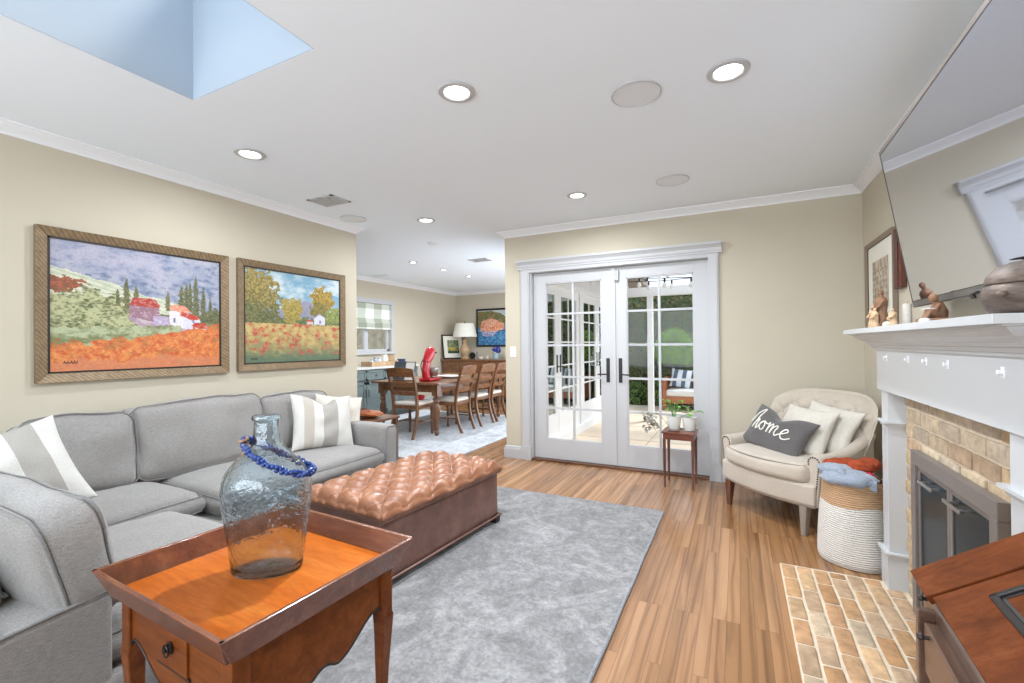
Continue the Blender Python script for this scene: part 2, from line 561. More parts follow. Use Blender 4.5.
class MB:
    def __init__(s):
        s.v, s.f, s.c = [], [], []

    def add(s, verts, faces, col=None, T=None):
        b = len(s.v)
        if T is not None:
            verts = [T @ Vector(p) for p in verts]
        s.v.extend([tuple(p) for p in verts])
        s.f.extend([tuple(i + b for i in fc) for fc in faces])
        s.c.extend([col] * len(faces))
        return s

    def box(s, x0, x1, y0, y1, z0, z1, T=None, col=None):
        v = [(x, y, z) for z in (z0, z1) for y in (y0, y1) for x in (x0, x1)]
        return s.add(v, [(0, 2, 3, 1), (4, 5, 7, 6), (0, 1, 5, 4), (2, 6, 7, 3), (0, 4, 6, 2), (1, 3, 7, 5)], col, T)

    def hexa(s, a, b, col=None, T=None):
        """a, b: two quads (4 points each), joined."""
        return s.add(list(a) + list(b), [(3, 2, 1, 0), (4, 5, 6, 7), (0, 1, 5, 4), (1, 2, 6, 5), (2, 3, 7, 6), (3, 0, 4, 7)], col, T)

    def prism(s, poly, axis, a0, a1, T=None, col=None):
        n = len(poly)

        def P(p, a):
            return {'x': (a, p[0], p[1]), 'y': (p[0], a, p[1]), 'z': (p[0], p[1], a)}[axis]
        v = [P(p, a0) for p in poly] + [P(p, a1) for p in poly]
        f = [tuple(range(n))[::-1], tuple(range(n, 2 * n))] + [(i, (i + 1) % n, (i + 1) % n + n, i + n) for i in range(n)]
        return s.add(v, f, col, T)

    def tube(s, path, r, seg=8, closed=False, T=None, col=None, flat=None):
        P = [Vector(p) for p in path]
        n = len(P)
        R = r if isinstance(r, (list, tuple)) else [r] * n
        vs, fs = [], []
        up0 = None
        for i in range(n):
            a = P[(i - 1) % n] if (closed or i > 0) else P[i]
            b = P[(i + 1) % n] if (closed or i < n - 1) else P[i]
            d = (b - a).normalized() if (b - a).length > 1e-9 else Vector((0, 0, 1))
            if up0 is None:
                up0 = Vector((0, 0, 1)) if abs(d.z) < 0.9 else Vector((1, 0, 0))
            x = d.cross(up0)
            if x.length < 1e-6:
                x = d.cross(Vector((0, 1, 0)))
            x.normalize()
            y = x.cross(d).normalized()
            up0 = y
            fx, fy = flat or (1, 1)
            for k in range(seg):
                t = 2 * PI * k / seg
                vs.append(P[i] + x * (R[i] * fx * math.cos(t)) + y * (R[i] * fy * math.sin(t)))
        m = n if closed else n - 1
        for i in range(m):
            j = (i + 1) % n
            for k in range(seg):
                k2 = (k + 1) % seg
                fs.append((i * seg + k, i * seg + k2, j * seg + k2, j * seg + k))
        if not closed:
            fs.append(tuple(range(seg))[::-1])
            fs.append(tuple((n - 1) * seg + k for k in range(seg)))
        return s.add(vs, fs, col, T)

    def lathe(s, prof, seg=24, c=(0, 0, 0), sx=1, sy=1, T=None, col=None, cap=True):
        vs, fs = [], []
        n = len(prof)
        for r, z in prof:
            for k in range(seg):
                t = 2 * PI * k / seg
                vs.append((c[0] + r * sx * math.cos(t), c[1] + r * sy * math.sin(t), c[2] + z))
        for i in range(n - 1):
            for k in range(seg):
                k2 = (k + 1) % seg
                fs.append((i * seg + k, i * seg + k2, (i + 1) * seg + k2, (i + 1) * seg + k))
        if cap:
            fs.append(tuple(range(seg))[::-1])
            fs.append(tuple((n - 1) * seg + k for k in range(seg)))
        return s.add(vs, fs, col, T)

    def ball(s, c, r, seg=12, rings=8, T=None, col=None):
        if not isinstance(r, (tuple, list)):
            r = (r, r, r)
        vs = [(c[0], c[1], c[2] - r[2])]
        fs = []
        for i in range(1, rings):
            p = PI * i / rings
            for k in range(seg):
                t = 2 * PI * k / seg
                vs.append((c[0] + r[0] * math.sin(p) * math.cos(t), c[1] + r[1] * math.sin(p) * math.sin(t), c[2] - r[2] * math.cos(p)))
        vs.append((c[0], c[1], c[2] + r[2]))
        for k in range(seg):
            k2 = (k + 1) % seg
            fs.append((0, 1 + k2, 1 + k))
            L = 1 + (rings - 2) * seg
            fs.append((L + k, L + k2, len(vs) - 1))
            for i in range(rings - 2):
                a = 1 + i * seg
                fs.append((a + k, a + k2, a + seg + k2, a + seg + k))
        return s.add(vs, fs, col, T)

    def grid(s, fn, nu, nv, T=None, col=None, wrap=False):
        vs = [fn(i / nu, j / nv) for j in range(nv + 1) for i in range(nu + 1)]
        fs = [(j * (nu + 1) + i, j * (nu + 1) + i + 1, (j + 1) * (nu + 1) + i + 1, (j + 1) * (nu + 1) + i) for j in range(nv) for i in range(nu)]
        return s.add(vs, fs, col, T)

    def cushion(s, size, r, puff=(0.0, 0.0, 0.02), T=None, n=12, nz=0.0, seed=0, shape=None):
        """rounded box with swollen faces; shape(p) may bend the result"""
        h = Vector(size) / 2
        r = min(r, h.x * 0.98, h.y * 0.98, h.z * 0.98)
        keys, vs, fs = {}, [], []
        ts = [math.sin((i / n - 0.5) * PI * 0.98) / math.sin(PI * 0.49) for i in range(n + 1)]

        def vert(p):
            k = (round(p[0], 5), round(p[1], 5), round(p[2], 5))
            if k in keys:
                return keys[k]
            q = Vector((p[0] * h.x, p[1] * h.y, p[2] * h.z))
            cc = Vector([max(-(h[i] - r), min(h[i] - r, q[i])) for i in range(3)])
            d = q - cc
            pos = cc + (d.normalized() * r if d.length > 1e-9 else d)
            for a in range(3):
                b, c2 = (a + 1) % 3, (a + 2) % 3
                w = (1 - p[b] ** 2) * (1 - p[c2] ** 2)
                pos[a] += math.copysign(puff[a] * w * abs(p[a]) ** 3, p[a])
            if nz:
                g = Vector((pos.x * 7 + seed, pos.y * 7, pos.z * 7))
                pos += Vector((noise.noise(g), noise.noise(g + Vector((9, 3, 1))), noise.noise(g + Vector((2, 8, 5))))) * nz
            if shape:
                pos = Vector(shape(pos))
            keys[k] = len(vs)
            vs.append(pos)
            return keys[k]
        for a in range(3):
            b, c2 = (a + 1) % 3, (a + 2) % 3
            for sg in (-1, 1):
                for i in range(n):
                    for j in range(n):
                        q = []
                        for (ii, jj) in ((i, j), (i + 1, j), (i + 1, j + 1), (i, j + 1)):
                            p = [0, 0, 0]
                            p[a], p[b], p[c2] = sg, ts[ii], ts[jj]
                            q.append(vert(p))
                        fs.append(tuple(q if sg > 0 else q[::-1]))
        return s.add(vs, fs, None, T)

    def build(s, name, mat, parent=None, smooth=False, bevel=0, angle=38, W=False, seg=2):
        vs = s.v
        if W and parent is not None:
            inv = MATX[parent.name].inverted()
            vs = [tuple(inv @ Vector(p)) for p in vs]
        me = bpy.data.meshes.new(name)
        me.from_pydata(vs, [], s.f)
        if any(c is not None for c in s.c):
            at = me.color_attributes.new('Col', 'FLOAT_COLOR', 'CORNER')
            buf = []
            for fc, c in zip(s.f, s.c):
                c = c or (0.5, 0.5, 0.5)
                buf.extend((c[0], c[1], c[2], 1.0) * len(fc))
            at.data.foreach_set('color', buf)
        me.materials.append(mat)
        if smooth:
            me.polygons.foreach_set('use_smooth', [True] * len(me.polygons))
            try:
                me.set_sharp_from_angle(angle=math.radians(angle))
            except Exception:
                pass
        me.update()
        o = bpy.data.objects.new(name, me)
        COL.objects.link(o)
        if parent is not None:
            o.parent = parent
        if bevel:
            b = o.modifiers.new('bevel', 'BEVEL')
            b.width = bevel
            b.segments = seg
            b.limit_method = 'ANGLE'
            b.angle_limit = math.radians(40)
        return o


def thing(name, label, cat, loc=(0, 0, 0), rz=0, group=None):
    o = bpy.data.objects.new(name, None)
    o.empty_display_size = 0.1
    o.location = loc
    o.rotation_euler = (0, 0, rz)
    COL.objects.link(o)
    o['label'], o['category'] = label, cat
    if group:
        o['group'] = group
    MATX[o.name] = Matrix.Translation(loc) @ Matrix.Rotation(rz, 4, 'Z')
    return o


def tag(o, label, cat, group=None):
    o['label'], o['category'] = label, cat
    if group:
        o['group'] = group
    return o


def struct(o):
    o['kind'] = 'structure'
    return o


def dup(root, loc, rz, label):
    r = root.copy()
    COL.objects.link(r)
    r.location = loc
    r.rotation_euler = (0, 0, rz)
    r['label'] = label

    def rec(src, dst):
        for ch in [o for o in bpy.data.objects if o.parent == src]:
            c = ch.copy()
            COL.objects.link(c)
            c.parent = dst
            rec(ch, c)
    rec(root, r)
    MATX[r.name] = Matrix.Translation(loc) @ Matrix.Rotation(rz, 4, 'Z')
    return r


def TR(loc=(0, 0, 0), rx=0, ry=0, rz=0):
    return Matrix.Translation(loc) @ Matrix.Rotation(rz, 4, 'Z') @ Matrix.Rotation(ry, 4, 'Y') @ Matrix.Rotation(rx, 4, 'X')


def curve_pts(pts, n=8, closed=False):
    """Catmull-Rom through 2-D or 3-D points"""
    P = [Vector(p) for p in pts]
    out = []
    m = len(P)
    for i in range(m if closed else m - 1):
        if closed:
            a, b, c, d = P[(i - 1) % m], P[i], P[(i + 1) % m], P[(i + 2) % m]
        else:
            a, b, c, d = P[max(i - 1, 0)], P[i], P[i + 1], P[min(i + 2, m - 1)]
        for k in range(n):
            t = k / n
            out.append(0.5 * ((2 * b) + (c - a) * t + (2 * a - 5 * b + 4 * c - d) * t * t + (3 * b - a - 3 * c + d) * t ** 3))
    if not closed:
        out.append(P[-1])
    return out


# ================================================================== SETTING
H = 2.56
XL, XR, YB = -3.69, 0.935, 4.60
DX, DY = -6.19, 9.35            # dining walls
WX = -2.37                      # inner face of the dining room's patio wall

struct(MB().box(-6.6, 1.3, -2.7, 4.70, -0.12, 0).box(-6.6, WX + 0.06, 4.70, 9.6, -0.12, 0).build('floor', M['floor']))
# ceiling with the skylight opening
SX0, SX1, SY0, SY1 = -2.505, -1.612, 0.20, 1.36
c = MB()
c.box(-6.4, SX0 - 0.0, -2.6, DY + 0.2, H, H + 0.15)
c.box(SX1, 1.2, -2.6, 4.75, H, H + 0.15)
c.box(SX0, SX1, -2.6, SY0, H, H + 0.15)
c.box(SX0, SX1, SY1, DY + 0.2, H, H + 0.15)
c.box(SX1, WX + 0.12, 4.75, DY + 0.2, H, H + 0.15)
struct(c.build('ceiling', M['ceil']))
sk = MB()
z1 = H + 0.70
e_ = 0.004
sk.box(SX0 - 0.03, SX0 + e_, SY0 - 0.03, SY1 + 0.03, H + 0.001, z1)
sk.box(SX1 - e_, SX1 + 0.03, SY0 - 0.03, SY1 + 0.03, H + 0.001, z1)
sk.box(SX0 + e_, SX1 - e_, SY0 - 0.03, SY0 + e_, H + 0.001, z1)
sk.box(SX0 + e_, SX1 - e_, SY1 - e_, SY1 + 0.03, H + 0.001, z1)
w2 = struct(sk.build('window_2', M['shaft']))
MB().box(SX0 - 0.03, SX1 + 0.03, SY0 - 0.03, SY1 + 0.03, z1, z1 + 0.006).build('skylight_glass', M['pane'], w2)

# walls
struct(MB().box(XL - 0.13, XL, -2.6, 3.64, 0, H).build('wall_left', M['wall']))
w = MB()
OX0, OX1, OZ = -2.06, -0.21, 2.09
w.box(WX, OX0, YB, YB + 0.14, 0, H).box(OX1, XR + 0.13, YB, YB + 0.14, 0, H).box(OX0, OX1, YB, YB + 0.14, OZ, H)
struct(w.build('wall_back', M['wall']))
struct(MB().box(XR, XR + 0.13, -2.6, YB, 0, H).build('wall_right', M['wall']))
w = MB()   # rear wall behind the camera; its wide window is added for fill light
w.box(XL, -3.4, -2.55, -2.42, 0, H).box(0.6, XR, -2.55, -2.42, 0, H).box(-3.4, 0.6, -2.55, -2.42, 0, 0.45).box(-3.4, 0.6, -2.55, -2.42, 2.4, H)
struct(w.build('wall_rear', M['wall']))
w = MB()   # dining left wall with its window opening
WY0, WY1, WZ0, WZ1 = 5.75, 7.0, 1.17, 2.09
w.box(DX - 0.13, DX, 2.9, WY0, 0, H).box(DX - 0.13, DX, WY1, DY, 0, H).box(DX - 0.13, DX, WY0, WY1, 0, WZ0).box(DX - 0.13, DX, WY0, WY1, WZ1, H)
struct(w.build('wall_dining_left', M['wall']))
struct(MB().box(DX, XL - 0.13, 2.9, 3.0, 0, H).build('wall_kitchen', M['wall']))
struct(MB().box(DX - 0.13, WX + 0.1, DY, DY + 0.13, 0, H).build('wall_dining_back', M['wall']))
w = MB()   # dining room's patio wall: solid with glazed doors let in
w.box(WX, WX + 0.10, YB + 0.14, 5.10, 0, H).box(WX, WX + 0.10, 9.0, DY, 0, H).box(WX, WX + 0.10, 5.10, 9.0, 2.12, H)
w.box(WX, WX + 0.10, 7.0, 7.12, 0, 2.12)
struct(w.build('wall_dining_right', M['outwhite']))


def molding(name, runs, prof, mat):
    """runs: (p0, p1, inward normal, extend0, extend1); prof: (out, z)"""
    m = MB()
    for (p0, p1, nrm, e0, e1) in runs:
        a, b, n = Vector((*p0, 0)), Vector((*p1, 0)), Vector((*nrm, 0))
        d = (b - a).normalized()
        va = [Vector((a.x, a.y, 0)) - d * (o * e0) + n * o + Vector((0, 0, z)) for o, z in prof]
        vb = [Vector((b.x, b.y, 0)) + d * (o * e1) + n * o + Vector((0, 0, z)) for o, z in prof]
        k = len(prof)
        m.add(va + vb, [tuple(range(k)), tuple(range(k, 2 * k))[::-1]] + [(i, i + k, (i + 1) % k + k, (i + 1) % k) for i in range(k)])
    return struct(m.build(name, mat, smooth=False))


cr_prof = [(0, H - 0.065), (0.008, H - 0.065), (0.012, H - 0.052), (0.03, H - 0.035), (0.052, H - 0.020), (0.060, H - 0.012), (0.072, H - 0.010), (0.072, H), (0, H)]
molding('trim_1', [((XL, -2.4), (XL, 3.64), (1, 0), 0, 1), ((XL, 3.64), (XL - 0.13, 3.64), (0, 1), 1, 0)], cr_prof, M['crown'])
molding('trim_2', [((WX, YB), (XR, YB), (0, -1), 1, 0)], cr_prof, M['crown'])
molding('trim_3', [((XR, YB), (XR, -2.4), (-1, 0), 0, 0)], cr_prof, M['crown'])
molding('trim_4', [((DX, 3.0), (DX, DY), (1, 0), 0, 0)], cr_prof, M['crown'])
molding('trim_5', [((DX, DY), (WX, DY), (0, -1), 0, 0)], cr_prof, M['crown'])
molding('trim_6', [((WX, DY), (WX, YB), (-1, 0), 0, 1)], cr_prof, M['crown'])
bb = [(0, 0), (0.022, 0), (0.022, 0.10), (0.016, 0.112), (0.016, 0.125), (0.006, 0.137), (0, 0.137)]
molding('baseboard_back', [((WX, YB), (-2.17, YB), (0, -1), 1, 0), ((-0.14, YB), (XR, YB), (0, -1), 0, 0)], bb, M['trim'])
molding('baseboard_left', [((XL, -2.4), (XL, 3.64), (1, 0), 0, 1)], bb, M['trim'])
molding('baseboard_right', [((XR, YB), (XR, 3.06), (-1, 0), 0, 0)], bb, M['trim'])
molding('baseboard_dining', [((DX, 7.2), (DX, DY), (1, 0), 0, 0), ((DX, DY), (WX, DY), (0, -1), 0, 0)], bb, M['trim'])
molding('baseboard_corner', [((WX, 5.0), (WX, YB), (-1, 0), 0, 1)], bb, M['trim'])

# french door casing with its cornice head
cs = MB()
for (a, b) in ((-2.165, -2.06), (-0.235, -0.145)):
    cs.box(a, b, YB - 0.024, YB, 0.0, 2.10)
    cs.box(a + 0.012, b - 0.012, YB - 0.031, YB - 0.02, 0.15, 2.10)
    cs.box(a - 0.006, b + 0.006, YB - 0.036, YB, 0, 0.15)
cs.box(-2.165, -0.145, YB - 0.026, YB, 2.075, 2.13)
head = [(0, 2.11), (0.034, 2.11), (0.034, 2.125), (0.040, 2.135), (0.045, 2.16), (0.062, 2.185), (0.070, 2.19), (0.070, 2.212), (0, 2.212)]
cs.prism([(YB - o, z) for o, z in head], 'x', -2.20, -0.115)
# jambs inside the opening
cs.box(OX0, OX0 + 0.02, YB, YB + 0.14, 0, OZ).box(OX1 - 0.02, OX1, YB, YB + 0.14, 0, OZ).box(OX0, OX1, YB, YB + 0.14, OZ - 0.02, OZ)
struct(cs.build('trim_7', M['trim'], bevel=0.002))
struct(MB().box(OX0, OX1, YB - 0.01, YB + 0.14, 0.0, 0.022).build('trim_8', wood('sill_wood', (70, 40, 24), (96, 60, 38), (120, 80, 52), 0.4), bevel=0.004))


def leaf(name, x0, x1, y, gx0, gx1, z0=0.025, z1=2.068, gz0=0.235, gz1=1.955, rows=5, T=None, glass='pane', handle=0):
    m = MB()
    d0, d1 = y, y + 0.044
    m.box(x0, gx0, d0, d1, z0, z1, T).box(gx1, x1, d0, d1, z0, z1, T).box(gx0, gx1, d0, d1, z0, gz0, T).box(gx0, gx1, d0, d1, gz1, z1, T)
    # glazing bead
    for (a, b, c0, c1) in ((gx0, gx0 + 0.012, gz0, gz1), (gx1 - 0.012, gx1, gz0, gz1), (gx0, gx1, gz0, gz0 + 0.012), (gx0, gx1, gz1 - 0.012, gz1)):
        m.box(a, b, d0 + 0.004, d1 - 0.004, c0, c1, T)
    o = struct(m.build(name, M['trim'] if T is None else M['outwhite'], bevel=0.0015))
    g = MB()
    xm = (gx0 + gx1) / 2
    g.box(xm - 0.011, xm + 0.011, d0 + 0.008, d1 - 0.008, gz0, gz1, T)
    for i in range(1, rows):
        z = gz0 + (gz1 - gz0) * i / rows
        g.box(gx0, gx1, d0 + 0.009, d1 - 0.009, z - 0.011, z + 0.011, T)
    g.build('muntin_grid', M['trim'] if T is None else M['outwhite'], o, bevel=0.001)
    MB().box(gx0, gx1, y + 0.020, y + 0.024, gz0, gz1, T).build('glass_pane', M[glass], o)
    if handle:
        hx = x1 - 0.062 if handle > 0 else x0 + 0.062
        h = MB().box(hx - 0.018, hx + 0.018, d0 - 0.010, d0, 0.88, 1.13, T).box(hx - 0.018, hx + 0.018, d1, d1 + 0.01, 0.88, 1.13, T)
        h.tube([(hx, d0 - 0.008, 0.965), (hx, d0 - 0.045, 0.965), (hx - handle * 0.03, d0 - 0.05, 0.965), (hx - handle * 0.10, d0 - 0.048, 0.962)], 0.008, 8, T=T)
        h.build('door_handle', M['oilbronze'], o, bevel=0.003)
    return o


d1_ = leaf('door_1', -2.035, -1.137, YB + 0.045, -1.895, -1.265, handle=1)
d2_ = leaf('door_2', -1.133, -0.235, YB + 0.045, -1.007, -0.365, handle=-1)
MB().box(-1.155, -1.115, YB + 0.030, YB + 0.046, 0.03, 2.068).build('astragal', M['trim'], d1_)
sens = MB().box(-1.125, -1.075, YB + 0.012, YB + 0.045, 1.925, 2.03)
sens.build('latch_sensor', plain('grey_sensor', (176, 174, 172), 0.4), d2_, bevel=0.005)

# dining patio doors, seen from outside through the glass
TW = Matrix.Translation((WX + 0.10, 0, 0)) @ Matrix.Rotation(PI / 2, 4, 'Z')
yy = 5.10
n_door = 3
for k in range(4):
    if k == 2:
        yy = 7.12
    leaf('door_%d' % n_door, yy + 0.005, yy + 0.935, 0.0, yy + 0.12, yy + 0.83, z0=-0.02, z1=2.10, gz0=0.30, gz1=1.98, T=TW, glass='wingglass', handle=(1 if k % 2 == 0 else -1))
    n_door += 1
    yy += 0.94
et = MB().box(WX + 0.09, WX + 0.14, YB + 0.14, 9.4, -0.13, 0.0)
et.box(WX + 0.09, WX + 0.125, 5.02, 9.08, 2.10, 2.20).box(WX + 0.09, WX + 0.125, 5.02, 5.10, 0, 2.1).box(WX + 0.09, WX + 0.125, 9.0, 9.08, 0, 2.1).box(WX + 0.09, WX + 0.125, 6.99, 7.13, 0, 2.1)
struct(et.build('trim_9', M['outwhite'], bevel=0.003))
# eaves above the wing
struct(MB().box(WX, WX + 0.75, 4.74, 9.6, 2.44, 2.52).build('trim_10', plain('eave_boards', (150, 138, 124), 0.8, var=0.1)))

# dining window
wf = MB()
X = DX
wf.box(X, X + 0.025, WY0 - 0.09, WY0, WZ0 - 0.03, WZ1 + 0.09).box(X, X + 0.025, WY1, WY1 + 0.09, WZ0 - 0.03, WZ1 + 0.09)
wf.box(X, X + 0.03, WY0 - 0.10, WY1 + 0.10, WZ1, WZ1 + 0.09).box(X, X + 0.05, WY0 - 0.11, WY1 + 0.11, WZ0 - 0.05, WZ0)
wf.box(X - 0.09, X - 0.05, WY0, WY0 + 0.05, WZ0, WZ1).box(X - 0.09, X - 0.05, WY1 - 0.05, WY1, WZ0, WZ1)
wf.box(X - 0.09, X - 0.05, WY0, WY1, WZ0, WZ0 + 0.05).box(X - 0.09, X - 0.05, WY0, WY1, WZ1 - 0.05, WZ1).box(X - 0.09, X - 0.04, 6.33, 6.43, WZ0, WZ1)
w1 = struct(wf.build('window_1', M['trim'], bevel=0.002))
MB().box(X - 0.075, X - 0.07, WY0 + 0.05, WY1 - 0.05, WZ0 + 0.05, WZ1 - 0.05).build('glass_pane', M['pane'], w1)
rs = MB()
rs.grid(lambda u, v: (X + 0.03 + 0.004 * math.sin(v * 9), WY0 + 0.02 + u * (WY1 - WY0 - 0.04), 1.62 + v * 0.46), 2, 20)
for k in range(3):
    rs.box(X + 0.028, X + 0.055, WY0 + 0.02, WY1 - 0.02, 1.60 + k * 0.04, 1.655 + k * 0.04)
tag(rs.build('roman_shade', M['plaid'], bevel=0.004), 'green and white plaid roman shade folded over the dining window', 'window shade')
struct(MB().box(-12.1, -12.0, 4.0, 18, -0.5, 4.4).build('trim_11', plain('neighbour_fence', (140, 136, 116), 0.9, var=0.25, vscale=5)))

# frame of the added rear window, unseen behind the camera, around the fill light
rw = MB()
for x in (-3.4, -2.07, -0.74, 0.55):
    rw.box(x, x + 0.05, -2.50, -2.46, 0.45, 2.4)
rw.box(-3.4, 0.6, -2.50, -2.46, 0.45, 0.5).box(-3.4, 0.6, -2.50, -2.46, 2.35, 2.4)
w3 = struct(rw.build('added_window_3', M['trim']))

# ------------------------------------------------------------------ ceiling fixtures
def recessed(x, y, label, r=0.078, power=9.0, grp='recessed ceiling lights'):
    t = thing('recessed_light', label, 'ceiling light', (x, y, H), 0, grp)
    MB().lathe([(r * 0.80, 0), (r * 1.18, 0), (r * 1.22, -0.003), (r * 1.16, -0.009), (r * 0.86, -0.011), (r * 0.78, -0.004), (r * 0.78, 0)], 32, cap=False).build('trim_ring', M['trim'], t, smooth=True)
    MB().lathe([(0.001, -0.002), (r * 0.79, -0.003), (r * 0.79, 0.0), (0.001, 0.0)], 32).build('diffuser', M['lamp_glow'], t)
    light('recessed_lamp', 'AREA', (x, y, H - 0.014), power, (0.88, 0.945, 1.0), r * 1.5, shape='DISK', spread=math.radians(170))
    return t


recessed(-1.252, 1.916, 'bright recessed ceiling light nearest the skylight, centre of the near row', power=16)
recessed(-0.023, 2.355, 'bright recessed ceiling light toward the television side', power=9)
recessed(-2.867, 1.902, 'bright recessed ceiling light above the paintings wall', power=5)
recessed(-2.826, 3.737, 'recessed ceiling light near the end of the painting wall', power=6)
recessed(-1.216, 3.724, 'dim recessed ceiling light before the french doors', power=9, r=0.07)
for (x, y), lb in zip(((-4.429, 5.523), (-4.436, 6.337), (-4.435, 7.149)), ('nearest of the three small recessed lights over the dining table', 'middle of the three small recessed lights over the dining table', 'farthest of the three small recessed lights over the dining table')):
    recessed(x, y, lb, r=0.055, power=9)


def speaker(x, y, r, label):
    t = thing('ceiling_speaker', label, 'ceiling speaker', (x, y, H), 0, 'round ceiling speakers')
    MB().lathe([(r, 0), (r, -0.006), (r * 0.96, -0.008), (r * 0.95, -0.004), (r * 0.95, 0)], 36, cap=False).build('rim', M['trim'], t, smooth=True)
    MB().lathe([(0.001, -0.0045), (r * 0.95, -0.0045), (r * 0.95, 0), (0.001, 0)], 36).build('grille', M['grille'], t)


speaker(-0.448, 2.354, 0.125, 'largest round grey ceiling speaker, near the television')
speaker(-0.438, 3.737, 0.125, 'round grey ceiling speaker in front of the french doors')
speaker(-3.428, 3.349, 0.125, 'round grey ceiling speaker beside the air vent')
t = thing('smoke_detector', 'small flat white disc on the ceiling before the dining area', 'smoke detector', (-3.388, 4.619, H))
MB().lathe([(0.001, -0.02), (0.05, -0.02), (0.065, -0.012), (0.07, 0)], 24).build('case', M['grille'], t, smooth=True)


def vent(x, y, label, w=0.30, d=0.22, rz=0):
    t = thing('air_vent', label, 'air vent', (x, y, H), rz, 'ceiling air vents')
    m = MB()
    a, b = w / 2, d / 2
    m.box(-a, a, -b, -b + 0.025, -0.008, 0).box(-a, a, b - 0.025, b, -0.008, 0).box(-a, -a + 0.025, -b, b, -0.008, 0).box(a - 0.025, a, -b, b, -0.008, 0).box(-0.006, 0.006, -b, b, -0.008, 0)
    m.build('frame', M['trim'], t)
    MB().box(-a + 0.02, a - 0.02, -b + 0.02, b - 0.02, -0.002, 0).build('backing', plain('duct_grey', (84, 84, 84), 0.8), t)
    s = MB()
    for k in range(7):
        yy = -b + 0.035 + k * (d - 0.06) / 6.5
        s.box(-a + 0.02, a - 0.02, yy, yy + 0.012, -0.009, -0.003, )
    s.build('louver', plain('vent_grey', (190, 190, 190), 0.5), t)


vent(-3.19, 2.834, 'square louvred air vent above the second painting')
vent(-3.453, 5.885, 'louvred air vent farther off over the dining area')
tag(MB().box(-5.95, -5.6, 6.24, 6.34, H - 0.01, H).build('ceiling_register', M['grille'], bevel=0.002), 'thin grey slotted register on the dining ceiling', 'air vent')

# light switch on the narrow wall beside the door casing
t = thing('light_switch', 'white rocker light switch on the wall left of the french doors', 'light switch', (-2.275, YB, 1.196))
MB().box(-0.037, 0.037, -0.006, 0, -0.06, 0.06).build('plate', M['white_plastic'], t, bevel=0.003)
MB().box(-0.017, 0.017, -0.012, -0.005, -0.034, 0.034).build('rocker', M['white_plastic'], t, bevel=0.002)

# ================================================================== PICTURES
def fbm(x, y, s=0.0, o=3):
    a, r, f = 0.0, 0.5, 1.0
    for _ in range(o):
        a += r * noise.noise(Vector((x * f + s, y * f - s, s * 0.7)))
        f *= 2.1
        r *= 0.55
    return a


def inpoly(x, y, P):
    ins = False
    j = len(P) - 1
    for i in range(len(P)):
        if (P[i][1] > y) != (P[j][1] > y) and x < (P[j][0] - P[i][0]) * (y - P[i][1]) / (P[j][1] - P[i][1]) + P[i][0]:
            ins = not ins
        j = i
    return ins


def mixc(a, b, t):
    t = max(0, min(1, t))
    return tuple(a[i] + (b[i] - a[i]) * t for i in range(3))


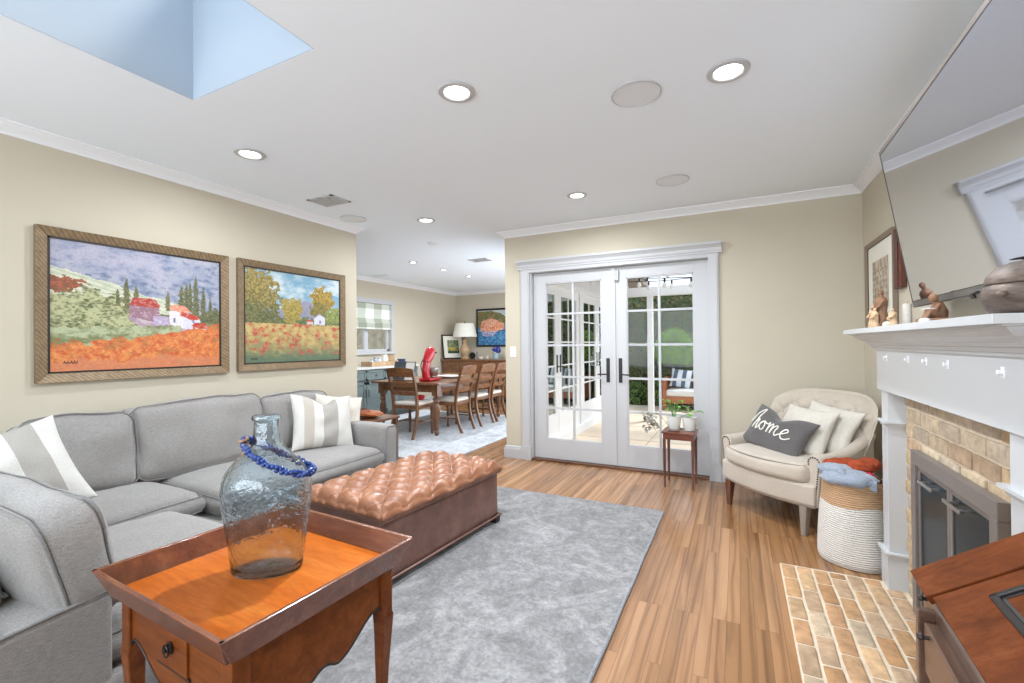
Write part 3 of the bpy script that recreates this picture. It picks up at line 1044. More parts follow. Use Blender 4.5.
def paint_one(u, v):
    n1, n2, n3 = fbm(u * 7, v * 12, 1.3), fbm(u * 22, v * 34, 5.1), fbm(u * 55, v * 70, 9.2, 2)
    c = mixc((150, 157, 178), (176, 175, 188), 0.5 + n1 * 1.6)
    c = mixc(c, (108, 122, 150), n2 * 2.2 + (0.25 if v < 0.85 - 0.1 * u else 0) - 0.1)
    if v > 0.86 - 0.25 * u and u < 0.6:
        c = mixc(c, (178, 172, 190), 0.5 + n1)
    if v < 0.80 - 0.34 * u + n1 * 0.06 and u < 0.75:
        c = mixc((214, 212, 190), (176, 184, 160), 0.5 + math.sin((v + u * 0.36) * 170) * 0.35 + n2)
    if v < 0.57 - 0.12 * u + n1 * 0.10:
        c = mixc((142, 142, 104), (92, 98, 66), 0.5 + n2 * 2.4)
    # red bush, olive trees
    if ((u - 0.06) / 0.10) ** 2 + ((v - 0.66) / 0.07) ** 2 < 1 + n2 * 2:
        c = mixc((170, 90, 62), (122, 80, 54), 0.5 + n3 * 3)
    for (bx, by, rx, ry) in ((0.30, 0.50, 0.09, 0.12), (0.17, 0.52, 0.14, 0.13), (0.20, 0.40, 0.20, 0.12), (0.06, 0.46, 0.12, 0.14), (0.34, 0.38, 0.12, 0.10)):
        d = ((u - bx) / rx) ** 2 + ((v - by) / ry) ** 2
        if d < 1 + n2 * 1.6:
            c = mixc((182, 182, 138), (96, 102, 68), d * 0.7 + n3 * 2.0 - (v - by) * 1.4)
    for (bx, w_, b, t_) in ((0.335, .014, .52, .66), (0.385, .017, .5, .76), (0.44, .017, .48, .70), (0.635, .013, .5, .68), (0.725, .020, .5, .74), (0.76, .020, .5, .76), (0.785, .018, .5, .78), (0.825, .020, .48, .84), (0.88, .016, .46, .76), (0.93, .014, .42, .66), (0.97, .03, .42, .56)):
        if b < v < t_ and abs(u - bx) < w_ * (1.15 - ((v - b) / (t_ - b)) ** 2.5) * (1 + n3 * 1.6):
            c = mixc((84, 92, 64), (128, 120, 82), 0.4 + n3 * 2.4)
    if u > 0.74 and 0.40 < v < 0.50 + n2 * 0.1:
        c = mixc((84, 90, 62), (120, 118, 80), 0.5 + n3 * 2)
    # purple stone terraces and houses
    if inpoly(u, v + n2 * 0.02, [(0.40, 0.50), (0.40, 0.40), (0.56, 0.30), (0.78, 0.30), (0.80, 0.38), (0.56, 0.46)]):
        c = mixc((162, 138, 156), (200, 180, 184), 0.5 + n2 * 2.5)
    for P, a in (([(.40, .54), (.40, .44), (.54, .40), (.58, .46), (.58, .54)], (150, 112, 126)), ([(.42, .60), (.40, .535), (.57, .52), (.585, .545), (.55, .60)], (172, 62, 52)),
                 ([(.54, .45), (.54, .38), (.64, .36), (.64, .45)], (176, 160, 190)), ([(.64, .50), (.65, .38), (.76, .34), (.78, .46), (.76, .52)], (222, 214, 220)),
                 ([(.64, .54), (.68, .56), (.75, .555), (.79, .50), (.72, .49), (.65, .515)], (222, 140, 112)), ([(.74, .44), (.75, .34), (.85, .34), (.86, .42), (.83, .47)], (206, 206, 226)),
                 ([(.71, .47), (.73, .50), (.82, .475), (.86, .44), (.80, .425), (.76, .445)], (190, 70, 54)), ([(.79, .375), (.82, .405), (.90, .40), (.915, .36), (.85, .345)], (186, 62, 50)),
                 ([(.79, .36), (.84, .345), (.915, .35), (.92, .31), (.82, .30)], (204, 206, 224)), ([(.67, .44), (.67, .40), (.685, .40), (.685, .44)], (120, 120, 150)), ([(.80, .43), (.80, .40), (.815, .40), (.815, .43)], (120, 120, 160))):
        if inpoly(u + n3 * 0.006, v + n3 * 0.008, P):
            c = mixc(a, (240, 235, 230), n3 * 1.2)
    fl = 0.235 + 0.19 * u ** 1.4 + n2 * 0.06
    if v < fl + 0.10 - 0.10 * u and u < 0.72:
        c = mixc((176, 182, 146), (122, 128, 88), 0.5 + n1 * 2.5 + n3)
    if v < fl - 0.03 + n1 * 0.05:
        c = mixc((218, 134, 74), (196, 92, 56), 0.5 + n2 * 2.2)
        c = mixc(c, (226, 158, 90), n3 * 2.2 + 0.05)
        c = mixc(c, (150, 108, 64), max(0, n1 * 2.2 - 0.1))
        if v < 0.09 + n1 * 0.1:
            c = mixc(c, (206, 132, 98), 0.7)
    if 0.06 < u < 0.13 and abs(v - 0.065 - 0.006 * math.sin(u * 400)) < 0.006:
        c = (70, 44, 34)
    return c


def paint_two(u, v):
    n1, n2, n3 = fbm(u * 6, v * 8, 2.7), fbm(u * 20, v * 24, 6.4), fbm(u * 50, v * 50, 3.9, 2)
    c = mixc((128, 170, 196), (206, 218, 222), 0.35 + n1 * 2.2 + (0.3 if 0.8 < v < 0.9 else 0))
    c = mixc(c, (196, 208, 214), (0.75 - v) * 3)
    m = 0.60 + 0.10 * math.exp(-((u - 0.58) / 0.10) ** 2) + 0.03 * math.sin(u * 11)
    if v < m + n2 * 0.02:
        c = mixc((140, 142, 166), (160, 158, 176), 0.5 + n2 * 2)
    if v < 0.50 + n2 * 0.08:
        c = mixc((122, 132, 92), (86, 98, 66), 0.5 + n3 * 2.5)
    for (bx, by, rx, ry, a, b) in ((0.08, 0.70, 0.24, 0.30, (104, 100, 60), (164, 146, 86)), (0.16, 0.78, 0.14, 0.16, (120, 110, 64), (176, 154, 90)), (0.10, 0.50, 0.24, 0.12, (88, 92, 60), (128, 126, 80)),
                                   (0.45, 0.58, 0.10, 0.15, (146, 130, 66), (186, 164, 84)), (0.80, 0.72, 0.15, 0.17, (140, 116, 52), (190, 158, 76)), (0.77, 0.60, 0.12, 0.10, (108, 104, 56), (150, 134, 70)),
                                   (0.93, 0.54, 0.11, 0.11, (112, 124, 66), (158, 164, 92))):
        d = ((u - bx) / rx) ** 2 + ((v - by) / ry) ** 2
        if d < 1 + n2 * 1.9:
            c = mixc(a, b, 0.5 + n3 * 2.4 + (v - by) * 1.6)
    for P, a in (([(.69, .50), (.69, .43), (.82, .43), (.82, .51), (.755, .56)], (216, 216, 226)), ([(.68, .50), (.755, .57), (.83, .51), (.755, .55)], (170, 150, 160)), ([(.60, .46), (.61, .49), (.67, .48), (.68, .45)], (190, 90, 76)),
                 ([(.61, .46), (.61, .43), (.68, .43), (.68, .46)], (214, 190, 186)), ([(.75, .48), (.75, .44), (.775, .44), (.775, .48)], (140, 140, 160))):
        if inpoly(u + n3 * 0.006, v + n3 * 0.006, P):
            c = a
    if v < 0.425 + n3 * 0.02:
        c = mixc((206, 178, 118), (176, 150, 96), 0.5 + n2 * 2.2 + (0.42 - v) * 0.5)
        c = mixc(c, (128, 130, 92), (0.30 - v) * 4 + n1 * 1.5)
        c = mixc(c, (96, 116, 92), (0.14 - v) * 8 + n2)
        if n2 + n1 * 0.8 > 0.17 + 0.12 * abs(v - 0.2) and v > 0.07:
            c = mixc(mixc((190, 72, 60), (214, 128, 100), n3 * 3 + 0.3), c, 0.25)
    if 0.05 < u < 0.11 and abs(v - 0.04 - 0.006 * math.sin(u * 350)) < 0.006:
        c = (60, 44, 34)
    return c


def paint_three(u, v):
    n1, n2, n3 = fbm(u * 5, v * 7, 8.7), fbm(u * 16, v * 20, 2.4), fbm(u * 40, v * 40, 1.9, 2)
    c = mixc((176, 196, 206), (210, 216, 214), 0.5 + n1)
    if v < 0.98 - 0.35 * max(0, u - 0.35) + n1 * 0.1:
        c = mixc((96, 104, 66), (150, 128, 80), 0.5 + n2 * 2.4)
    if v < 0.50 + 0.14 * u + n2 * 0.05:
        c = mixc((40, 96, 148), (96, 158, 196), 0.5 + n2 * 2.2 + v * 0.3)
    if inpoly(u + n3 * .02, v + n2 * 0.05, [(0.05, 0.40), (0.1, 0.68), (0.35, 0.78), (0.72, 0.62), (0.72, 0.44), (0.4, 0.36)]):
        c = mixc((224, 118, 66), (232, 160, 112), 0.5 + n2 * 2.6)
        if n3 > 0.12:
            c = (232, 214, 206)
    if inpoly(u, v + n2 * 0.05, [(0.12, 0.40), (0.12, 0.24), (0.42, 0.24), (0.50, 0.38)]):
        c = mixc((206, 196, 214), (110, 120, 170), 0.5 + n3 * 4)
    return c


def paint_four(u, v):
    n2, n3 = fbm(u * 8, v * 8, 4.4), fbm(u * 24, v * 24, 1.9, 2)
    c = mixc((178, 186, 150), (90, 102, 66), 0.5 + n2 * 2.5)
    if v < 0.45 + n2 * 0.2 and u < 0.75:
        c = mixc((216, 196, 92), (150, 140, 70), 0.5 + n3 * 2.5)
    if v < 0.2 + n2 * 0.2:
        c = (64, 78, 60)
    return c


def paint_five(u, v):
    n2, n3 = fbm(u * 9, v * 9, 3.4), fbm(u * 30, v * 30, 5.9, 2)
    c = mixc((206, 194, 176), (160, 140, 120), 0.4 + n2 * 2.0 + n3)
    if (u * 6 % 1 < 0.5) and (v * 8 % 1 < 0.4) and 0.15 < v < 0.85:
        c = mixc(c, (120, 100, 88), 0.5)
    return c


def canvas(fn, nu, nv, P):
    """dense coloured grid; P(u,v) -> point"""
    m = MB()
    vs = [P(i / nu, j / nv) for j in range(nv + 1) for i in range(nu + 1)]
    b = len(m.v)
    m.v = [tuple(p) for p in vs]
    for j in range(nv):
        for i in range(nu):
            m.f.append((j * (nu + 1) + i, j * (nu + 1) + i + 1, (j + 1) * (nu + 1) + i + 1, (j + 1) * (nu + 1) + i))
            m.c.append(linear_rgb(fn((i + 0.5) / nu, (j + 0.5) / nv)))
    return m


def framed(name, label, cat, origin, w_, h_, fwid, fn, nu, nv, rz, fmat, liner=0.012, depth=0.035, tilt=0, mat_w=0, grp=None):
    """hangs in the local x-z plane, facing local -y, origin at the middle of its back"""
    t = thing(name, label, cat, origin, rz, grp)
    T = Matrix.Rotation(tilt, 4, 'X')
    a, b = w_ / 2, h_ / 2
    m = MB()
    i1, i2 = a - fwid, b - fwid
    y0, y1, y2 = 0, -depth, -depth * 0.55
    for sgn in (-1, 1):
        m.hexa([(sgn * a, y0, -b), (sgn * a, y1, -b), (sgn * i1, y2, -i2), (sgn * i1, y0, -i2)], [(sgn * a, y0, b), (sgn * a, y1, b), (sgn * i1, y2, i2), (sgn * i1, y0, i2)], T=T)
        m.hexa([(-a, y0, sgn * b), (-a, y1, sgn * b), (-i1, y2, sgn * i2), (-i1, y0, sgn * i2)], [(a, y0, sgn * b), (a, y1, sgn * b), (i1, y2, sgn * i2), (i1, y0, sgn * i2)], T=T)
    m.build('frame', fmat, t, bevel=0.002)
    q = MB()
    q.box(-i1, i1, -0.006, 0, -i2, i2, T)
    q.box(-i1, -i1 + liner, -depth * 0.5, 0, -i2, i2, T).box(i1 - liner, i1, -depth * 0.5, 0, -i2, i2, T).box(-i1, i1, -depth * 0.5, 0, -i2, -i2 + liner, T).box(-i1, i1, -depth * 0.5, 0, i2 - liner, i2, T)
    q.build('liner', M['dark'], t)
    j1, j2 = i1 - liner, i2 - liner
    if mat_w:
        MB().box(-j1, j1, -0.010, -0.006, -j2, j2, T).build('mat_board', plain('mat_board', (226, 222, 210), 0.9), t)
        j1, j2 = j1 - mat_w, j2 - mat_w
    canvas(fn, nu, nv, lambda u, v: T @ Vector((-j1 + 2 * j1 * u, -0.012, -j2 + 2 * j2 * v))).build('canvas', M['painting'], t)
    return t


framed('framed_painting', 'large framed oil painting of a hillside village above an orange field', 'painting', (XL + 0.003, (1.122 + 2.242) / 2, 1.545), 1.12, 0.935, 0.054, paint_one, 260, 190, PI / 2, M['gilt'], grp='landscape paintings over the sofa')
framed('framed_painting', 'smaller framed oil painting of a poppy field with trees and a white house', 'painting', (XL + 0.003, (2.319 + 3.450) / 2, 1.549), 1.131, 0.937, 0.054, paint_two, 240, 180, PI / 2, M['gilt'], grp='landscape paintings over the sofa')
framed('coastal_painting', 'dark framed painting of orange houses over blue water on the far dining wall', 'painting', (-5.06, DY - 0.003, 1.685), 1.06, 0.90, 0.03, paint_three, 90, 80, 0, M['black'])
framed('framed_print', 'framed print with wide white mat and taupe frame on the right wall', 'picture', (XR - 0.003, 4.06, 1.69), 0.70, 0.66, 0.030, paint_five, 60, 60, -PI / 2, plain('taupe_frame', (132, 116, 100), 0.45), liner=0.004, depth=0.03, mat_w=0.12)
framed('small_picture', 'narrow dark red framed picture on the right wall close behind the television', 'picture', (XR - 0.003, 3.605, 1.80), 0.13, 0.38, 0.012, lambda u, v: mixc((96, 44, 30), (140, 66, 44), 0.5 + fbm(u * 5, v * 9, 2) * 2), 10, 24, -PI / 2, plain('red_brown_frame', (84, 46, 34), 0.45), liner=0.003, depth=0.03)

# ================================================================== SOFA
sf = thing('sectional_sofa', 'grey linen L-shaped sectional sofa under the two paintings', 'sofa', (-2.9, 1.6, 0))
S = dict(parent=sf, W=True)
fr = MB()
# seat bases of the two runs, with skirts down to just above the floor
fr.cushion((1.02, 2.25, 0.26), 0.03, (0, 0, 0), TR((-3.10, 1.95, 0.17)), 8)
fr.cushion((1.90, 0.86, 0.26), 0.03, (0, 0, 0), TR((-2.64, 0.91, 0.17)), 8)
fr.build('base_frame', M['sofa'], smooth=True, **S)
bf = MB()
bf.cushion((0.16, 2.45, 0.62), 0.06, (0.0, 0, 0.0), TR((-3.585, 1.77, 0.37)), 8)
bf.build('back_frame', M['sofa'], smooth=True, **S)
bf = MB()
bf.prism([(0.32, 0.05), (0.36, 0.46), (0.45, 0.535), (0.69, 0.555), (0.69, 0.05)], 'x', -3.60, -1.695)
bf.build('back_frame', M['sofa'], bevel=0.018, seg=3, smooth=True, **S)
am = MB().cushion((1.02, 0.15, 0.56), 0.045, (0, 0.0, 0.0), TR((-3.11, 2.95, 0.34)), 12)
am.build('arm', M['sofa'], smooth=True, **S)
MB().tube([(-2.605, 2.885, 0.08), (-2.605, 2.885, 0.585), (-2.605, 2.905, 0.607), (-2.605, 2.995, 0.607), (-2.605, 3.015, 0.585), (-2.605, 3.015, 0.08)], 0.005, 6).build('piping', M['piping'], smooth=True, **S)
MB().tube([(-1.697, 0.40, 0.498), (-1.697, 0.45, 0.537), (-1.697, 0.69, 0.557)], 0.005, 6).build('piping', M['piping'], smooth=True, **S)
MB().tube([(-3.60, 0.45, 0.537), (-1.697, 0.45, 0.537)], 0.005, 6).build('piping', M['piping'], smooth=True, **S)


def slab_cushion(poly, z0, z1, r, name, puff=0.02, nz=0.006, seed=0):
    """seat cushion over a plan outline (quad p00,p10,p11,p01), softly swollen, piped on both edges"""
    A, B, C_, D = [Vector((p[0], p[1], 0)) for p in poly]

    def shp(p):
        u, v = p.x + 0.5, p.y + 0.5
        q = A * (1 - u) * (1 - v) + B * u * (1 - v) + C_ * u * v + D * (1 - u) * v
        return (q.x, q.y, (z0 + z1) / 2 + p.z + 0.0)
    m = MB()
    L = ((B - A).length + (C_ - B).length) / 2
    # build unit cushion with radius measured in the unit square
    n = 16
    h = (z1 - z0)
    ts = [math.sin((i / n - 0.5) * PI * 0.98) / math.sin(PI * 0.49) for i in range(n + 1)]
    rr = r / L * 2

    def ring(k):   # k in 0..1 from bottom to top
        return 0
    def surf(sg):
        def fn(a, b):
            x, y = ts[int(round(a * n))], ts[int(round(b * n))]
            e = max(abs(x), abs(y))
            dx, dy = max(0, abs(x) - (1 - rr)) / rr, max(0, abs(y) - (1 - rr)) / rr
            d = min(1, math.hypot(dx, dy))
            edge = (1 - math.sqrt(max(0, 1 - d * d)))
            z = h / 2 * (1 - 0.45 * edge) + puff * (1 - x ** 4) * (1 - y ** 4)
            s_ = 1 - 0.03 * edge
            # rounded corners in plan
            q = shp(Vector((x * 0.5 * s_, y * 0.5 * s_, sg * z)))
            g = Vector((q[0] * 6 + seed, q[1] * 6, sg))
            w = noise.noise(g) * nz + noise.noise(g * 2.7) * nz * 0.5
            return (q[0], q[1], q[2] + w)
        return fn
    m.grid(surf(1), n, n)
    m.grid(lambda a, b: surf(-1)(b, a), n, n)
    # side band: bulging
    per = []
    for i in range(n):
        per.append((ts[i], -1))
    for i in range(n):
        per.append((1, ts[i]))
    for i in range(n):
        per.append((ts[n - i], 1))
    for i in range(n):
        per.append((-1, ts[n - i]))
    top = [surf(1)((ts.index(a)) / n, (ts.index(b) if b in ts else (0 if b < 0 else n)) / n) if False else None for a, b in per]

    def pt(a, b, sg):
        ia = min(range(n + 1), key=lambda i: abs(ts[i] - a))
        ib = min(range(n + 1), key=lambda i: abs(ts[i] - b))
        return Vector(surf(sg)(ia / n, ib / n))
    T_ = [pt(a, b, 1) for a, b in per]
    Bt = [pt(a, b, -1) for a, b in per]
    ctr = (A + B + C_ + D) / 4
    K = 6
    vs = []
    for k in range(K + 1):
        f = k / K
        for i in range(len(per)):
            p = Bt[i].lerp(T_[i], f)
            o = Vector((p.x - ctr.x, p.y - ctr.y, 0)).normalized()
            vs.append(p + o * 0.022 * math.sin(PI * f))
    N = len(per)
    m.add(vs, [(k * N + i, k * N + (i + 1) % N, (k + 1) * N + (i + 1) % N, (k + 1) * N + i) for k in range(K) for i in range(N)])
    o = m.build(name, M['sofa'], smooth=True, angle=60, **S)
    inv = MATX[sf.name].inverted()
    for lp_ in ([q + Vector((0, 0, 0.002)) for q in T_], Bt):
        p = MB().tube(lp_, 0.0042, 6, closed=True)
        p.v = [tuple(inv @ Vector(q)) for q in p.v]
        p.build('piping', M['piping'], o, smooth=True)
    return o


slab_cushion([(-3.50, 1.56), (-2.60, 1.56), (-2.60, 2.865), (-3.50, 2.865)], 0.285, 0.445, 0.07, 'seat_cushion', 0.022, seed=3)
slab_cushion([(-3.50, 0.66), (-2.72, 0.66), (-2.76, 1.55), (-3.50, 1.55)], 0.30, 0.455, 0.08, 'seat_cushion', 0.022, seed=9)
slab_cushion([(-2.71, 0.68), (-1.72, 0.68), (-1.72, 1.35), (-2.71, 1.35)], 0.285, 0.435, 0.07, 'seat_cushion', 0.018, seed=5)


def back_cushion(size, loc, rx=0, ry=0, rz=0, seed=0, puff=(0.03, 0.03, 0.02), nz=0.022, r=0.055, pip='x', sag=0.0):
    T = TR(loc, rx, ry, rz)

    def shp(p):
        return (p.x, p.y, p.z - sag * (p.y / (size[1] / 2)) ** 2 * (p.z > 0) * 0.5)
    m = MB().cushion(size, r, puff, T, 16, nz, seed, shp if sag else None)
    o = m.build('back_cushion', M['sofa'], smooth=True, angle=70, **S)
    # piping around both big faces
    h = Vector(size) / 2
    inv = MATX[sf.name].inverted()
    for sg in (-1, 1):
        p = MB()
        path = []
        rr = 0.06
        if pip == 'x':
            a, b = h.y, h.z
        else:
            a, b = h.x, h.z
        for (cx_, cy_, t0) in ((a - rr, b - rr, 0), (-a + rr, b - rr, 90), (-a + rr, -b + rr, 180), (a - rr, -b + rr, 270)):
            for k in range(5):
                t = math.radians(t0 + k * 22.5)
                path.append((cx_ + rr * math.cos(t), cy_ + rr * math.sin(t)))
        out = []
        for i, (q, w_) in enumerate(path):
            nx = path[(i + 1) % len(path)]
            for k in range(6):
                y_, z_ = q + (nx[0] - q) * k / 6, w_ + (nx[1] - w_) * k / 6
                d = (h.x if pip == 'x' else h.y) - r * 0.38
                P3 = Vector((sg * d, y_, z_)) if pip == 'x' else Vector((y_, sg * d, z_))
                g = Vector((P3.x * 7 + seed, P3.y * 7, P3.z * 7))
                if nz:
                    P3 += Vector((noise.noise(g), noise.noise(g + Vector((9, 3, 1))), noise.noise(g + Vector((2, 8, 5))))) * nz
                # follow the edge swelling
                if pip == 'x':
                    P3.y += math.copysign(puff[1] * (1 - (P3.z / h.z) ** 2) * (1 - (d / h.x) ** 2), P3.y) if abs(abs(y_) - a) < 0.01 else 0
                    P3.z += math.copysign(puff[2] * (1 - (P3.y / h.y) ** 2) * (1 - (d / h.x) ** 2), P3.z) if abs(abs(z_) - b) < 0.01 else 0
                if sag and P3.z > 0:
                    P3.z -= sag * (P3.y / (size[1] / 2)) ** 2 * 0.5
                out.append(T @ P3)
        p.tube(out, 0.0042, 6, closed=True)
        p.v = [tuple(inv @ Vector(q)) for q in p.v]
        p.build('piping', M['piping'], o, smooth=True)
    return o


tl = math.radians(-13)
back_cushion((0.20, 0.50, 0.45), (-3.37, 1.19, 0.665), ry=tl, seed=1, sag=0.02)
back_cushion((0.20, 0.84, 0.47), (-3.37, 1.86, 0.675), ry=tl, seed=2, sag=0.01)
back_cushion((0.20, 0.62, 0.45), (-3.37, 2.59, 0.655), ry=tl, seed=3, sag=0.03)
# near run: cushions leaning on the low back, seen from behind
back_cushion((0.86, 0.16, 0.36), (-2.14, 0.628, 0.648), rx=math.radians(14), seed=6, puff=(0.02, 0.035, 0.02), pip='y', nz=0.014)
back_cushion((0.60, 0.15, 0.20), (-2.17, 0.40, 0.585), rx=math.radians(50), rz=math.radians(4), seed=8, puff=(0.02, 0.03, 0.02), pip='y', nz=0.014)


# ------------------------------------------------------------------ throw pillows
def pillow_z(x, y, w_, h_, t_, seed=0):
    u, v = 2 * x / w_, 2 * y / h_
    a = max(0, 1 - abs(u) ** 2.2) * max(0, 1 - abs(v) ** 2.2)
    return t_ * a ** 0.55 * (1 + 0.25 * noise.noise(Vector((u * 2.2 + seed, v * 2.2, seed)))) + 0.004


def pillow(name, label, cat, loc, rot, w_, h_, t_, mat, seed=0, grp=None, chop=0.0, trim=None, obj_only=False):
    root = bpy.data.objects.new(name, None)
    COL.objects.link(root)
    root.location = loc
    root.rotation_euler = rot
    root['label'], root['category'] = label, cat
    if grp:
        root['group'] = grp
    n = 26
    m = MB()

    def side(sg):
        def fn(a, b):
            u, v = 2 * a - 1, 2 * b - 1
            u, v = math.sin(u * PI / 2), math.sin(v * PI / 2)
            px = 1 - 0.09 * (1 - v * v) * abs(u) ** 3
            py = 1 - 0.09 * (1 - u * u) * abs(v) ** 3
            x, y = u * w_ / 2 * px, v * h_ / 2 * py
            if chop and v > 0:
                y -= chop * math.exp(-(u / 0.35) ** 2) * v
            z = sg * pillow_z(u * w_ / 2, v * h_ / 2, w_, h_, t_, seed)
            if abs(u) > 0.999 or abs(v) > 0.999:
                z = 0
            z += 0.012 * noise.noise(Vector((u * 1.5 + seed, v * 1.5, 3)))
            return (x, y, z)
        return fn
    m.grid(side(1), n, n)
    m.grid(lambda a, b: side(-1)(b, a), n, n)
    m.build('pillow_cover', mat, root, smooth=True, angle=80)
    return root


def face_rot(normal, upv, roll=0):
    """rotation whose local +Z is normal and local +Y is close to upv"""
    z = Vector(normal).normalized()
    x = Vector(upv).cross(z).normalized()
    y = z.cross(x)
    R = Matrix((x, y, z)).transposed()
    R = R @ Matrix.Rotation(roll, 3, 'Z')
    return R.to_euler()


pillow('striped_pillow', 'grey and white striped pillow at the left corner of the sofa', 'pillow', (-2.80, 0.755, 0.715), face_rot((0.86, -0.22, 0.40), (-0.3, 0.0, 1), math.radians(14)), 0.48, 0.44, 0.085, M['stripe_b'], 2, 'striped pillows on the sofa')
pillow('striped_pillow', 'grey and white striped pillow leaning in front of another by the far sofa arm', 'pillow', (-3.06, 2.64, 0.660), face_rot((0.88, -0.30, 0.36), (-0.3, 0.15, 1), math.radians(-4)), 0.50, 0.46, 0.085, M['stripe'], 5, 'striped pillows on the sofa', chop=0.075)
pillow('striped_pillow', 'striped pillow mostly hidden between its neighbour and the far sofa arm', 'pillow', (-3.16, 2.88, 0.64), face_rot((0.78, -0.42, 0.40), (-0.3, 0.15, 1), math.radians(-10)), 0.42, 0.44, 0.08, M['cream'], 7, 'striped pillows on the sofa')

# ================================================================== RUGS
rg = thing('area_rug', 'large pale grey distressed rug under the leather ottoman', 'rug', (-1.75, 1.9, 0))
MB().grid(lambda u, v: (-3.3 + 2.79 * u + 0.002 * math.sin(v * 30), 0.2 + 3.36 * v, 0.012), 20, 24).box(-3.3, -0.512, 0.2, 3.556, 0.001, 0.0115).build('pile', M['rug'], rg, W=True)
MB().tube([(-0.512 + 0.0015 * math.sin(k * 1.3), 0.2 + 3.36 * k / 30, 0.008) for k in range(31)], 0.008, 6).tube([(-3.3, 3.558, 0.008), (-0.51, 3.558, 0.008)], 0.008, 6).build('binding', M['rugedge'], rg, W=True, smooth=True)
rg2 = thing('dining_rug', 'pale blue-white rug under the dining table', 'rug', (-4.3, 5.7, 0))
MB().box(-5.57, -2.86, 4.05, 7.25, 0.001, 0.012).build('pile', M['rug2'], rg2, W=True)

# ================================================================== OTTOMAN
ot = thing('tufted_ottoman', 'long brown leather ottoman with deep button tufted top', 'ottoman', (-1.915, 2.36, 0.012), math.radians(-5))
OW, OL = 0.66, 1.10
bm_ = MB()
def ott_side(u, v):
    return None
body = MB().cushion((OW - 0.02, OL - 0.02, 0.315), 0.02, (0.004, 0.004, 0), TR((0, 0, 0.2)), 14, 0.0035, 2)
body.build('base', M['leather_side'], ot, smooth=True)
tt = MB()
nx, ny = 96, 160
zb, zt = 0.392, 0.430


def ott_top(a, b):
    u, v = 2 * a - 1, 2 * b - 1
    x, y = u * OW / 2, v * OL / 2
    P_ = x / 0.085 + y / 0.098
    Q_ = x / 0.085 - y / 0.098
    f = (abs(math.sin(PI * P_ / 2 + PI / 4 * 0)) * abs(math.sin(PI * Q_ / 2))) ** 0.42
    ex = max(0, (abs(u) - 0.86) / 0.14)
    ey = max(0, (abs(v) - 0.91) / 0.09)
    e = min(1, math.hypot(ex, ey))
    roll_ = math.sqrt(max(0, 1 - e * e))
    fade = 1 - 0.25 * e
    z = zb + (zt - zb) * roll_ + (0.040 * f - 0.010) * fade
    z += 0.004 * noise.noise(Vector((x * 12, y * 12, 1)))
    return (x * (1.0 + 0.015 * (1 - e)), y * (1.0 + 0.008 * (1 - e)), z)


tt.grid(ott_top, nx, ny)
# skirt of the lid
ring = []
for i in range(nx):
    ring.append(ott_top(i / nx, 0))
for j in range(ny):
    ring.append(ott_top(1, j / ny))
for i in range(nx):
    ring.append(ott_top(1 - i / nx, 1))
for j in range(ny):
    ring.append(ott_top(0, 1 - j / ny))
N = len(ring)
vs = []
for k in range(7):
    f = k / 6
    for p in ring:
        q = Vector(p)
        o_ = Vector((q.x / OW, q.y / OL, 0))
        o_ = Vector((math.copysign(1, q.x) if abs(q.x) > OW * 0.49 else 0, math.copysign(1, q.y) if abs(q.y) > OL * 0.49 else 0, 0))
        vs.append(Vector((q.x, q.y, q.z + (0.362 - q.z) * f)) + o_ * 0.012 * math.sin(PI * min(1, f * 0.9)))
tt.add(vs, [(k * N + (i + 1) % N, k * N + i, (k + 1) * N + i, (k + 1) * N + (i + 1) % N) for k in range(6) for i in range(N)])
tt.build('tufted_top', M['leather'], ot, smooth=True, angle=80)
for i in range(-9, 10):
    for j in range(-9, 10):
        x, y = 0.085 * (i + j), 0.098 * (i - j)
        if abs(x) < OW / 2 - 0.04 and abs(y) < OL / 2 - 0.04:
            MB().ball((x, y, zt - 0.006), (0.012, 0.012, 0.006), 10, 6).build('button', M['leather_side'], ot, smooth=True)
pw = MB()
for z in (0.357, 0.050):
    a, b = OW / 2 + 0.002, OL / 2 + 0.002
    pw.tube([(-a, -b, z), (a, -b, z), (a, b, z), (-a, b, z)], 0.007, 8, closed=True)
pw.build('welt', M['leather_side'], ot, smooth=True)
for sx in (-1, 1):
    for sy in (-1, 1):
        MB().hexa([(sx * (OW / 2 - 0.03) - 0.025, sy * (OL / 2 - 0.03) - 0.025, 0), (sx * (OW / 2 - 0.03) + 0.025, sy * (OL / 2 - 0.03) - 0.025, 0), (sx * (OW / 2 - 0.03) + 0.025, sy * (OL / 2 - 0.03) + 0.025, 0), (sx * (OW / 2 - 0.03) - 0.025, sy * (OL / 2 - 0.03) + 0.025, 0)],
                   [(sx * (OW / 2 - 0.03) - 0.03, sy * (OL / 2 - 0.03) - 0.03, 0.05), (sx * (OW / 2 - 0.03) + 0.03, sy * (OL / 2 - 0.03) - 0.03, 0.05), (sx * (OW / 2 - 0.03) + 0.03, sy * (OL / 2 - 0.03) + 0.03, 0.05), (sx * (OW / 2 - 0.03) - 0.03, sy * (OL / 2 - 0.03) + 0.03, 0.05)]).build('foot', M['dark'], ot)

